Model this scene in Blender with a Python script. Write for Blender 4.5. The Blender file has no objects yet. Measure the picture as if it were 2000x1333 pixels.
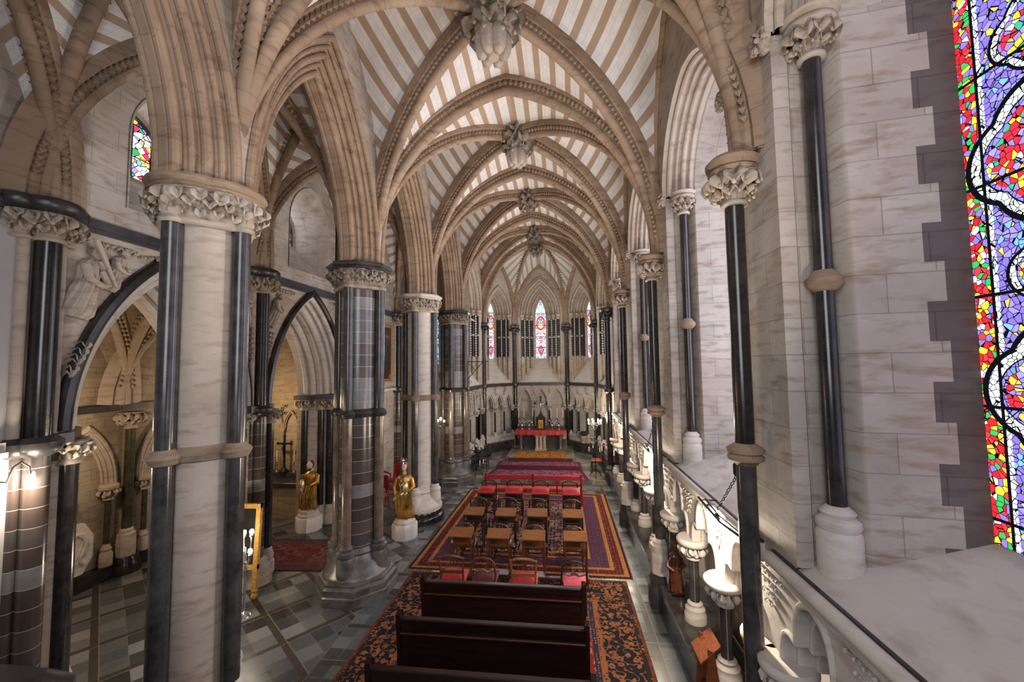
import bpy, math, random
from mathutils import Vector, Matrix
random.seed(11)
PI = math.pi
SC = bpy.context.scene
COL = SC.collection
cos, sin, sqrt = math.cos, math.sin, math.sqrt

# ------------------------------------------------------------------ materials
class NT:
    def __init__(s, name):
        s.mat = bpy.data.materials.new(name); s.mat.use_nodes = True
        s.t = s.mat.node_tree; s.n = s.t.nodes; s.l = s.t.links
        s.bsdf = s.n['Principled BSDF']; s.out = s.n['Material Output']
    def node(s, typ, **k):
        n = s.n.new(typ)
        for a, b in k.items(): setattr(n, a, b)
        return n
    def put(s, sock, v):
        if isinstance(v, bpy.types.NodeSocket): s.l.new(v, sock)
        elif isinstance(v, (tuple, list)):
            v = tuple(v)
            if len(sock.default_value) == 4 and len(v) == 3: v = v + (1,)
            sock.default_value = v
        else: sock.default_value = v
    def m(s, op, a, b=0.0, c=0.0, clamp=False):
        n = s.node('ShaderNodeMath', operation=op, use_clamp=clamp)
        s.put(n.inputs[0], a); s.put(n.inputs[1], b); s.put(n.inputs[2], c)
        return n.outputs[0]
    def mix(s, f, a, b, blend='MIX'):
        n = s.node('ShaderNodeMix', data_type='RGBA', blend_type=blend)
        s.put(n.inputs[0], f); s.put(n.inputs[6], a); s.put(n.inputs[7], b)
        return n.outputs[2]
    def uv(s): return s.node('ShaderNodeTexCoord').outputs['UV']
    def obj(s): return s.node('ShaderNodeTexCoord').outputs['Object']
    def pos(s): return s.node('ShaderNodeNewGeometry').outputs['Position']
    def sep(s, v):
        n = s.node('ShaderNodeSeparateXYZ'); s.put(n.inputs[0], v); return n.outputs
    def comb(s, x, y, z=0.0):
        n = s.node('ShaderNodeCombineXYZ')
        s.put(n.inputs[0], x); s.put(n.inputs[1], y); s.put(n.inputs[2], z); return n.outputs[0]
    def map(s, v, sc=(1,1,1), rot=(0,0,0), loc=(0,0,0)):
        n = s.node('ShaderNodeMapping'); s.put(n.inputs[0], v)
        n.inputs['Scale'].default_value = sc; n.inputs['Rotation'].default_value = rot; n.inputs['Location'].default_value = loc
        return n.outputs[0]
    def noise(s, v, scale, detail=2.0, rough=.5, col=False):
        n = s.node('ShaderNodeTexNoise'); s.put(n.inputs['Vector'], v)
        n.inputs['Scale'].default_value = scale; n.inputs['Detail'].default_value = detail; n.inputs['Roughness'].default_value = rough
        return n.outputs[1 if col else 0]
    def vor(s, v, scale, feature='F1', rnd=1.0):
        n = s.node('ShaderNodeTexVoronoi', feature=feature); s.put(n.inputs['Vector'], v)
        n.inputs['Scale'].default_value = scale; n.inputs['Randomness'].default_value = rnd
        return n
    def wn(s, v):
        n = s.node('ShaderNodeTexWhiteNoise'); n.noise_dimensions = '3D'; s.put(n.inputs['Vector'], v); return n.outputs
    def ramp(s, f, stops, interp='LINEAR'):
        n = s.node('ShaderNodeValToRGB'); s.put(n.inputs[0], f); r = n.color_ramp; r.interpolation = interp
        while len(r.elements) > 1: r.elements.remove(r.elements[-1])
        for i, (p, c) in enumerate(stops):
            e = r.elements[0] if i == 0 else r.elements.new(p)
            e.position = p; e.color = tuple(c) + ((1,) if len(c) == 3 else ())
        return n.outputs[0]
    def brick(s, v, w, h, mortar, c1, c2, cm, off=.5):
        n = s.node('ShaderNodeTexBrick'); s.put(n.inputs['Vector'], v); n.offset = off
        s.put(n.inputs['Color1'], c1); s.put(n.inputs['Color2'], c2); s.put(n.inputs['Mortar'], cm)
        n.inputs['Scale'].default_value = 1; n.inputs['Mortar Size'].default_value = mortar
        n.inputs['Brick Width'].default_value = w; n.inputs['Row Height'].default_value = h
        n.inputs['Mortar Smooth'].default_value = .2
        return n
    def bump(s, h, strength=.3, dist=.02):
        n = s.node('ShaderNodeBump'); s.put(n.inputs['Height'], h)
        n.inputs['Strength'].default_value = strength; n.inputs['Distance'].default_value = dist
        s.l.new(n.outputs[0], s.bsdf.inputs['Normal'])
    def fin(s, col, rough=.6, metal=0.0, spec=.5):
        s.put(s.bsdf.inputs['Base Color'], col); s.put(s.bsdf.inputs['Roughness'], rough)
        s.put(s.bsdf.inputs['Metallic'], metal); s.put(s.bsdf.inputs['Specular IOR Level'], spec)
        return s.mat

def stone(name, ca, cb, cs, joints=None, rough=.75, bump=.25):
    """mottled limestone: ca/cb the two tones, cs the stain tone; joints=(w,h,mortar colour)"""
    t = NT(name); uv = t.uv(); p = t.pos()
    n1 = t.noise(p, 1.1, 3, .6); n2 = t.noise(t.map(p, (2.2, 2.2, 9)), 1.4, 3, .6); n3 = t.noise(p, 14, 2, .6)
    c = t.mix(t.ramp(n1, [(.36, (0,0,0)), (.62, (1,1,1))]), ca, cb)
    c = t.mix(t.ramp(n2, [(.50, (0,0,0)), (.70, (.9,.9,.9))]), c, cs)
    c = t.mix(t.m('MULTIPLY', n3, .22), c, tuple(x*.45 for x in ca))
    if joints:
        w, h, cm = joints
        b = t.brick(uv, w, h, .005, (.86,)*3, (1,)*3, (.62,)*3)
        c = t.mix(1, c, b.outputs[0], 'MULTIPLY')
        t.bump(t.m('SUBTRACT', n3, b.outputs[1]), bump, .01)
    else: t.bump(n3, bump, .01)
    return t.fin(c, rough, 0, .35)

def marble(name, base, dark, speck, rough=.22, bands=None):
    t = NT(name); p = t.pos()
    n1 = t.noise(p, 5, 4, .65); v = t.vor(p, 60)
    c = t.mix(t.ramp(n1, [(.35, (0,0,0)), (.65, (1,1,1))]), dark, base)
    c = t.mix(t.ramp(v.outputs['Distance'], [(0, (.55,)*3), (.28, (0,0,0))]), c, speck)
    if bands:
        z = t.sep(p)[2]; k = t.m('DIVIDE', z, bands[0]); fl = t.m('FLOOR', k)
        r = t.wn(t.comb(fl, 3.0, 1.0))[0]
        c2 = t.ramp(r, bands[2], 'CONSTANT')
        c2 = t.mix(t.m('MULTIPLY', n1, .7), c2, dark)
        fr = t.m('FRACT', k)
        line = t.m('LESS_THAN', fr, bands[1])
        c = t.mix(line, c2, (.42, .37, .31))
    return t.fin(c, rough, 0, .6)

def plain(name, c, rough=.5, metal=0.0, var=.25, scale=12, bump=0):
    t = NT(name); n = t.noise(t.obj(), scale, 3, .6)
    col = t.mix(t.ramp(n, [(.35, (0,0,0)), (.68, (1,1,1))]), c, tuple(x*(1-var) for x in c))
    if bump: t.bump(n, bump, .01)
    return t.fin(col, rough, metal)

def emit(name, c, s):
    t = NT(name); e = t.node('ShaderNodeEmission'); e.inputs[0].default_value = (*c, 1); e.inputs[1].default_value = s
    t.l.new(e.outputs[0], t.out.inputs[0]); return t.mat

M = {}
M['ashlar'] = stone('ashlar', (.50,.445,.40), (.39,.33,.285), (.28,.205,.15), (.62, .30, 0))
M['ashlar_quoin'] = stone('ashlar_quoin', (.15,.12,.115), (.11,.085,.08), (.08,.06,.06), (.6,.3,0))
M['cream'] = stone('cream', (.52,.445,.38), (.43,.35,.285), (.33,.245,.18))
M['white_stone'] = stone('white_stone', (0.592,0.544,0.504), (0.528,0.472,0.424), (0.416,0.352,0.304))
M['rib'] = stone('rib', (.375,.270,.190), (.275,.185,.125), (.185,.115,.072), (.45, 8, 0))
M['carved'] = stone('carved', (0.496,0.424,0.352), (0.400,0.320,0.248), (0.264,0.192,0.136), None, .7, .4)
M['boss'] = stone('boss', (.34,.28,.225), (.25,.20,.155), (.15,.115,.085), None, .7, .4)
M['boss_light'] = stone('boss_light', (0.450,0.378,0.324), (0.369,0.297,0.243), (0.270,0.207,0.162), None, .7, .4)
M['rubble'] = stone('rubble', (0.400,0.336,0.256), (0.320,0.248,0.176), (0.216,0.152,0.096), (.4,.2,0), .85, .6)
M['marble'] = marble('marble', (.030,.025,.025), (.010,.009,.009), (.07,.06,.06), .2)
M['marble_grey'] = marble('marble_grey', (.065,.06,.062), (.025,.023,.024), (.12,.11,.115), .2)
M['marble_flat'] = marble('marble_flat', (.045,.042,.045), (.02,.018,.02), (.08,.075,.075), .35)
M['marble_green'] = marble('marble_green', (.06,.07,.045), (.03,.028,.018), (.13,.12,.08), .2)
BC = [(0, (.085,.07,.068)), (.25, (.15,.14,.145)), (.45, (.075,.052,.045)), (.6, (.25,.24,.24)), (.72, (.11,.08,.07)), (.88, (.17,.165,.165))]
M['marble_banded'] = marble('marble_banded', (.06,.05,.05), (.03,.027,.027), (.12,.1,.1), .24, (.218, .03, BC))
M['marble_brown'] = marble('marble_brown', (.17,.125,.10), (.09,.065,.05), (.22,.18,.15), .2)
M['marble_base'] = marble('marble_base', (.12,.11,.105), (.045,.04,.038), (.18,.16,.15), .36)
M['gold'] = plain('gold', (.58,.32,.075), .38, .8, .6, 7, .25)
M['gold_pale'] = plain('gold_pale', (.72,.56,.30), .3, .8, .4, 14)
M['gilt'] = plain('gilt', (.58,.32,.08), .5, .35, .4, 30, .3)
M['skin_paint'] = plain('skin_paint', (.68,.45,.34), .5, 0, .15)
M['hair_paint'] = plain('hair_paint', (.10,.05,.025), .6, 0, .4)
M['red'] = plain('red', (.42,.012,.015), .55, 0, .45, 25)
M['red_dark'] = plain('red_dark', (.10,.005,.010), .6, 0, .5, 25)
M['pink'] = plain('pink', (.75,.10,.15), .6, 0, .35, 25)
M['red_paint'] = plain('red_paint', (.32,.010,.012), .3, 0, .4, 6)
M['iron'] = plain('iron', (.015,.014,.013), .5, .4, .2)
M['black'] = plain('black', (.012,.011,.011), .6)
M['silver'] = plain('silver', (.75,.75,.76), .18, .95, .3)
M['candle'] = plain('candle', (.85,.80,.66), .5, 0, .1)
M['plinth_paint'] = plain('plinth_paint', (.70,.64,.57), .5, 0, .06, 3)
M['plaster'] = plain('plaster', (.40,.38,.375), .8, 0, .22, 1.2)
M['brownstat'] = plain('brownstat', (.17,.055,.025), .22, .1, .5, 10)
M['terracotta'] = plain('terracotta', (.50,.38,.30), .7)
M['leafgreen'] = plain('leafgreen', (.035,.045,.03), .7)
M['mirror'] = plain('mirror', (.02,.018,.017), .12, 0, .3, 3)

def wood(name, a, b, rough=.3, sc=(1.5, 14, 14)):
    t = NT(name); n = t.noise(t.map(t.obj(), sc), 2.2, 4, .65)
    c = t.mix(t.ramp(n, [(.32, (0,0,0)), (.68, (1,1,1))]), a, b)
    return t.fin(c, rough)
M['wood_dark'] = wood('wood_dark', (.022,.007,.005), (.008,.003,.003), .28)
M['wood_edge'] = wood('wood_edge', (.11,.035,.02), (.05,.015,.01), .3)
M['wood_gold'] = wood('wood_gold', (.27,.105,.032), (.13,.048,.015), .32)
M['wood_mid'] = wood('wood_mid', (.13,.045,.017), (.06,.02,.008), .32)
M['wood_black'] = wood('wood_black', (.035,.018,.012), (.012,.007,.005), .35)
M['orange_wood'] = wood('orange_wood', (.24,.065,.02), (.12,.03,.01), .4)

def web_mat():
    t = NT('vault_stripes'); uv = t.uv(); u, v, _ = t.sep(uv)
    k = t.m('FRACT', t.m('ADD', t.m('DIVIDE', u, .335), .12)); st = t.m('LESS_THAN', k, .38)
    n1 = t.noise(t.pos(), 1.3, 3, .6); n3 = t.noise(t.pos(), 10, 3, .6)
    b = t.brick(t.comb(v, t.m('SUBTRACT', u, -.12*.335+.38*.335), 0), .26, .104, .0035, (.90,)*3, (1,)*3, (.70,)*3)
    w = t.mix(n1, (.80,.79,.80), (.64,.61,.60)); w = t.mix(1, w, b.outputs[0], 'MULTIPLY')
    br = t.mix(n1, (.43,.31,.22), (.31,.215,.15))
    c = t.mix(st, w, br); c = t.mix(t.m('MULTIPLY', n3, .25), c, (.30,.25,.22))
    return t.fin(c, .85, 0, .2)
M['web'] = web_mat()
def apse_web():
    t = NT('apse_stripes'); u, v, _ = t.sep(t.uv())
    k = t.m('FRACT', t.m('DIVIDE', u, .42)); st = t.m('LESS_THAN', k, .38)
    c = t.mix(st, (.62,.60,.55), (.36,.31,.25)); c = t.mix(t.m('MULTIPLY', t.noise(t.pos(), 6, 3), .4), c, (.3,.28,.24))
    return t.fin(c, .85, 0, .2)
M['apse_web'] = apse_web()

def floor_mat():
    t = NT('floor_slabs'); p = t.pos(); x, y, z = t.sep(p)
    # aisle: diagonal setting; nave: square setting
    aisle = t.m('LESS_THAN', x, -3.45)
    pr = t.map(p, (1,1,1), (0,0,math.radians(38)))
    def field(vec, cell):
        xx, yy, _ = t.sep(vec)
        # bands: every 3 cells a brown strip
        per = cell*3+.10
        ax = t.m('FLOORED_MODULO', xx, per); ay = t.m('FLOORED_MODULO', yy, per)
        band = t.m('MAXIMUM', t.m('LESS_THAN', ax, .10), t.m('LESS_THAN', ay, .10))
        b = t.brick(vec, cell*1.02, cell*.82, .004, (.0,)*3, (1,)*3, (0,)*3)
        id_ = t.wn(t.comb(t.m('FLOOR', t.m('DIVIDE', t.m('SUBTRACT', ax, .10), cell)), t.m('FLOOR', t.m('DIVIDE', t.m('SUBTRACT', ay, .10), cell)), t.m('ADD', t.m('FLOOR', t.m('DIVIDE', xx, per)), t.m('MULTIPLY', 17.3, t.m('FLOOR', t.m('DIVIDE', yy, per))))))[0]
        col = t.ramp(id_, [(0, (.13,.14,.15)), (.26, (.23,.24,.245)), (.44, (.07,.075,.08)), (.60, (.36,.36,.35)), (.74, (.17,.175,.18)), (.88, (.035,.04,.042))], 'CONSTANT')
        gx = t.m('FRACT', t.m('DIVIDE', t.m('SUBTRACT', ax, .10), cell)); gy = t.m('FRACT', t.m('DIVIDE', t.m('SUBTRACT', ay, .10), cell))
        jt = t.m('MAXIMUM', t.m('LESS_THAN', gx, .03), t.m('LESS_THAN', gy, .03))
        col = t.mix(jt, col, (.27,.25,.22))
        e1 = t.m('LESS_THAN', t.m('ABSOLUTE', t.m('SUBTRACT', ax, .10)), .008); e2 = t.m('LESS_THAN', t.m('ABSOLUTE', t.m('SUBTRACT', ay, .10)), .008)
        col = t.mix(band, col, (.075,.06,.045)); return t.mix(t.m('MAXIMUM', e1, e2), col, (.27,.25,.21))
    c = t.mix(aisle, field(t.map(p, (1,1,1), (0,0,0), (.33,.1,0)), .235), field(pr, .30))
    n = t.noise(p, 5, 4, .7); c = t.mix(t.m('MULTIPLY', n, .35), c, (.035,.035,.037)); c = t.mix(1, c, (.60,.62,.64), 'MULTIPLY')
    n2 = t.noise(p, 35, 2, .5); t.bump(n2, .08, .005)
    return t.fin(c, t.ramp(n, [(.3, (.22,)*3), (.7, (.45,)*3)]), 0, .5)
M['floor'] = floor_mat()
def sanct_mat():
    t = NT('sanctuary_pavement'); p = t.pos()
    v = t.map(p, (1,1,1), (0,0,PI/4)); x, y, _ = t.sep(v)
    r = t.wn(t.comb(t.m('FLOOR', t.m('DIVIDE', x, .26)), t.m('FLOOR', t.m('DIVIDE', y, .26))))[0]
    c = t.ramp(r, [(0, (.27,.24,.18)), (.35, (.17,.17,.16)), (.55, (.34,.31,.25)), (.8, (.11,.115,.12))], 'CONSTANT')
    c = t.mix(t.m('MULTIPLY', t.noise(p, 6, 3), .6), c, (.08,.075,.07)); return t.fin(c, .3)
M['sanct'] = sanct_mat()

def carpet(name, W, L, bands, field, motif, scale, rough=.95):
    """bands: [(distance from edge, ground, ornament, ornament threshold)]"""
    t = NT(name); u, v, _ = t.sep(t.uv())
    x = t.m('MULTIPLY', u, W); y = t.m('MULTIPLY', v, L)
    e = t.m('MINIMUM', t.m('MINIMUM', x, t.m('SUBTRACT', W, x)), t.m('MINIMUM', y, t.m('SUBTRACT', L, y)))
    xy0 = t.comb(x, y, 0.0)
    wv = t.node('ShaderNodeVectorMath', operation='MULTIPLY_ADD'); t.put(wv.inputs[0], t.noise(xy0, scale*.8, 2, .5, True)); wv.inputs[1].default_value = (.55/scale,)*3; t.put(wv.inputs[2], xy0); xy = wv.outputs[0]
    scroll = t.m('LESS_THAN', t.m('ABSOLUTE', t.m('SUBTRACT', t.noise(xy0, scale*1.1, 1, .4), .5)), .022)
    vo = t.vor(xy, scale, 'F1', .55); n = t.noise(xy, scale*1.6, 3, .7)
    d = t.m('ADD', vo.outputs['Distance'], t.m('MULTIPLY', t.m('SUBTRACT', n, .5), .9))
    rnd = t.sep(vo.outputs['Color'])[0]
    mot = t.ramp(rnd, motif, 'CONSTANT')
    ring = t.m('LESS_THAN', t.m('ABSOLUTE', t.m('SUBTRACT', d, .42)), .10)
    blob = t.m('LESS_THAN', d, .27)
    c = t.mix(ring, field, mot); c = t.mix(blob, c, t.ramp(rnd, [(p_, tuple(q*.8 for q in motif[(i+1) % len(motif)][1])) for i, (p_, _c) in enumerate(motif)], 'CONSTANT'))
    for (dist, g, o, sc, th) in reversed(bands):
        vb = t.vor(xy, sc, 'F1', .8 if sc < 9 else .3)
        dd = t.m('ADD', vb.outputs['Distance'], t.m('MULTIPLY', t.m('SUBTRACT', n, .5), 1.2 if sc < 9 else .5))
        on = t.m('LESS_THAN', dd, th)
        cb = t.mix(on, g, t.mix(t.m('MULTIPLY', t.sep(vb.outputs['Color'])[1], .75), o, tuple(q*.45 for q in o)))
        if sc < 9: cb = t.mix(t.m('LESS_THAN', dd, th*.28), t.mix(scroll, cb, tuple(q*.8 for q in o)), (.07,.06,.09))
        c = t.mix(t.m('LESS_THAN', e, dist), c, cb)
    wn = t.noise(xy, 130, 1); c = t.mix(t.m('MULTIPLY', wn, .35), c, (.02,.015,.012))
    t.bump(wn, .3, .004)
    return t.fin(c, rough, 0, .1)
GO = (.38,.18,.05); DR = (.13,.012,.012); NV = (.045,.02,.05); BK = (.016,.012,.013); TN = (.50,.33,.20)
M['rug_main'] = carpet('rug_main', 4.4, 5.3,
    [(.05, (.05,.01,.012), BK, 30, .3), (.13, GO, DR, 16, .22), (.30, (.10,.012,.014), (.30,.16,.10), 14, .24), (.38, GO, DR, 16, .22), (.74, (.05,.03,.075), (.20,.035,.04), 12, .34), (.80, GO, DR, 16, .22), (.95, (.09,.012,.014), (.34,.2,.13), 14, .24), (1.01, GO, DR, 18, .22)],
    (.022,.014,.025), [(0, (.55,.42,.34)), (.35, (.30,.03,.03)), (.55, (.20,.14,.26)), (.75, (.50,.30,.14))], 13)
M['rug_near'] = carpet('rug_near', 4.25, 3.95,
    [(.05, (.17,.05,.025), BK, 30, .3), (.12, (.03,.02,.02), (.42,.17,.06), 18, .35), (.62, (.014,.014,.02), (.36,.135,.055), 8.9, .36), (.70, (.33,.11,.04), (.05,.05,.09), 18, .35), (.78, (.03,.03,.06), (.42,.2,.1), 20, .3)],
    (.25,.028,.018), [(0, (.46,.17,.05)), (.3, (.10,.13,.18)), (.5, (.42,.09,.04)), (.7, (.06,.055,.07)), (.86, (.50,.32,.20))], 6)
M['rug_side'] = carpet('rug_side', 2.35, 1.5, [(.04, (.06,.015,.015), BK, 30, .3), (.26, (.085,.035,.04), (.16,.1,.09), 12, .35), (.31, (.16,.05,.03), BK, 20, .2)],
    (.17,.018,.016), [(0, (.07,.05,.06)), (.4, (.2,.05,.04)), (.7, (.13,.11,.12))], 4)
M['rug_purple'] = carpet('rug_purple', 3.3, 2.6, [(.12, (.10,.015,.05), (.3,.14,.2), 14, .3)],
    (.15,.025,.06), [(0, (.42,.24,.30)), (.4, (.09,.025,.09)), (.7, (.24,.04,.08))], 9)
M['rug_gold'] = carpet('rug_gold', 2.1, 1.05, [(.06, (.45,.15,.02), (.2,.06,.02), 16, .3)],
    (.50,.19,.03), [(0, (.25,.06,.01)), (.5, (.58,.28,.06)), (.8, (.3,.1,.02))], 7)

def glass_mat(name, strength, pal, scale=22, medallions=False, rings=None):
    t = NT(name); uv = t.uv(); u, v, _ = t.sep(uv)
    vo = t.vor(uv, scale); ve = t.vor(uv, scale, 'DISTANCE_TO_EDGE')
    r = t.sep(vo.outputs['Color'])[0]
    c = t.ramp(r, pal, 'CONSTANT')
    if medallions:   # u measured from the window edge, v = height in metres
        g = t.ramp(r, [(0, (.75,.02,.03)), (.28, (.04,.45,.10)), (.42, (.95,.62,.05)), (.58, (.25,.18,.75)), (.72, (.85,.05,.06)), (.9, (.95,.95,1))], 'CONSTANT')
        blue = t.ramp(r, [(0, (.22,.16,.72)), (.55, (.32,.27,.8)), (.8, (.9,.7,.1)), (.88, (.2,.45,.8))], 'CONSTANT')
        inner = t.ramp(r, [(0, (.8,.03,.05)), (.3, (.30,.22,.8)), (.52, (.95,.96,1)), (.62, (.95,.65,.06)), (.75, (.36,.3,.85)), (.88, (.04,.45,.25))], 'CONSTANT')
        c = t.mix(t.m('LESS_THAN', u, .115), blue, g)
        c = t.mix(t.m('MULTIPLY', t.m('GREATER_THAN', u, .135), t.m('LESS_THAN', u, .165)), c, (.8,.9,1))
        lead = t.m('MULTIPLY', t.m('GREATER_THAN', u, .113), t.m('LESS_THAN', u, .135))
        for per, off, r0 in ((1.56, 5.48, .44), (1.56, 4.70, .25)):
            dv = t.m('SUBTRACT', t.m('FLOORED_MODULO', t.m('ADD', t.m('SUBTRACT', v, off), per/2), per), per/2)
            du = t.m('SUBTRACT', u, .49)
            a = t.m('ARCTAN2', dv, du)
            d = t.m('SQRT', t.m('ADD', t.m('MULTIPLY', du, du), t.m('MULTIPLY', dv, dv)))
            R = t.m('MULTIPLY', r0, t.m('ADD', .86, t.m('MULTIPLY', .16, t.m('ABSOLUTE', t.m('COSINE', t.m('MULTIPLY', a, 2.0))))))
            q = t.m('DIVIDE', d, R)
            c = t.mix(t.m('LESS_THAN', q, 1.0), c, (.85,.92,.92))
            c = t.mix(t.m('LESS_THAN', q, .84), c, (.25,.22,.8))
            c = t.mix(t.m('LESS_THAN', q, .76), c, inner)
            lead = t.m('MAXIMUM', lead, t.m('LESS_THAN', t.m('ABSOLUTE', t.m('SUBTRACT', q, 1.04)), .045))
            lead = t.m('MAXIMUM', lead, t.m('LESS_THAN', t.m('ABSOLUTE', t.m('SUBTRACT', q, .83)), .012))
        bar = t.m('LESS_THAN', t.m('FLOORED_MODULO', t.m('ADD', v, .1), .78), .022)
        lead = t.m('MAXIMUM', lead, bar)
    else:
        lead = t.m('LESS_THAN', t.m('FLOORED_MODULO', v, .55), .02)
        if rings:
            for (cu, cv, rr, col1) in rings:
                du = t.m('SUBTRACT', u, cu); dv = t.m('MULTIPLY', t.m('SUBTRACT', v, cv), .62)
                d = t.m('SQRT', t.m('ADD', t.m('MULTIPLY', du, du), t.m('MULTIPLY', dv, dv)))
                c = t.mix(t.m('LESS_THAN', d, rr), c, t.ramp(r, col1, 'CONSTANT'))
                c = t.mix(t.m('LESS_THAN', t.m('ABSOLUTE', t.m('SUBTRACT', d, rr)), .028), c, (.75,.05,.10))
    edge = t.m('LESS_THAN', ve.outputs['Distance'], .05)
    c = t.mix(t.m('MAXIMUM', lead, edge), c, (.004,.004,.006))
    e = t.node('ShaderNodeEmission'); t.put(e.inputs[0], c); e.inputs[1].default_value = strength
    t.l.new(e.outputs[0], t.out.inputs[0]); return t.mat
PALW = [(0, (.85,.88,.95)), (.3, (.75,.85,.92)), (.45, (.25,.2,.7)), (.55, (.95,.85,.3)), (.63, (.8,.05,.08)), (.72, (.9,.9,.95)), (.86, (.05,.4,.15)), (.92, (.6,.4,.9))]
M['glass_big'] = glass_mat('glass_big', 1.5, PALW, 24, True)
M['glass_apse'] = glass_mat('glass_apse', 1.5, [(0, (.8,.88,.95)), (.4, (.5,.65,.8)), (.66, (.75,.1,.15)), (.7, (.85,.9,.95)), (.85, (.35,.2,.6)), (.93, (.9,.8,.3))], 20, False,
    [(0, 6.15, .19, [(0, (.9,.75,.3)), (.3, (.85,.1,.1)), (.5, (.15,.15,.75)), (.65, (.95,.9,.9)), (.85, (.2,.5,.2))]), (0, 4.85, .10, [(0, (.8,.6,.1)), (.35, (.35,.1,.5)), (.7, (.2,.3,.6))])])
M['glass_aisle'] = glass_mat('glass_aisle', 1.4, [(0, (.9,.93,.98)), (.3, (.9,.75,.15)), (.42, (.45,.3,.75)), (.55, (.95,.95,1)), (.68, (.75,.04,.15)), (.78, (.05,.4,.15)), (.86, (.2,.6,.6)), (.93, (.9,.9,1))], 11)
M['glass_blue'] = glass_mat('glass_blue', 1.2, [(0, (.25,.5,.6)), (.4, (.1,.25,.4)), (.6, (.02,.1,.08)), (.75, (.5,.7,.8)), (.9, (.1,.3,.2))], 16)
M['glass_fill'] = glass_mat('glass_fill', 3.0, [(0, (.92,.95,1)), (.5, (.8,.87,1)), (.8, (.95,.9,.8))], 9)  # glowing panes of the added west fill window
M['bulb'] = emit('bulb', (1, .86, .64), 60)
M['flame'] = emit('flame', (1, .8, .5), 30)
def painting(name, s, pal, em=0):
    t = NT(name); p = t.obj(); n = t.noise(p, s, 3, .55); c = t.ramp(n, pal)
    return t.fin(c, .35)
M['paint_dark'] = painting('paint_dark', 6, [(.38, (.01,.008,.007)), (.52, (.03,.012,.008)), (.58, (.42,.12,.03)), (.66, (.6,.3,.09)), (.75, (.05,.04,.06))])
M['paint_tall'] = painting('paint_tall', 2.2, [(.4, (.02,.015,.014)), (.55, (.06,.025,.02)), (.62, (.25,.05,.03)), (.7, (.35,.3,.3))])

# ------------------------------------------------------------------ mesh tools
def _usph(n=7, m=5):
    v = [(0,0,1)]; f = []
    for i in range(1, m):
        a = PI*i/m
        for j in range(n): b = 2*PI*j/n; v.append((sin(a)*cos(b), sin(a)*sin(b), cos(a)))
    v.append((0,0,-1))
    for j in range(n): f.append((0, 1+j, 1+(j+1) % n))
    for i in range(m-2):
        for j in range(n):
            a = 1+i*n+j; b = 1+i*n+(j+1) % n; f.append((a, a+n, b+n, b))
    k = len(v)-1
    for j in range(n): f.append((k, 1+(m-2)*n+(j+1) % n, 1+(m-2)*n+j))
    return v, f
SPH = _usph(6, 4); SPH2 = _usph(12, 8)

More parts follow.
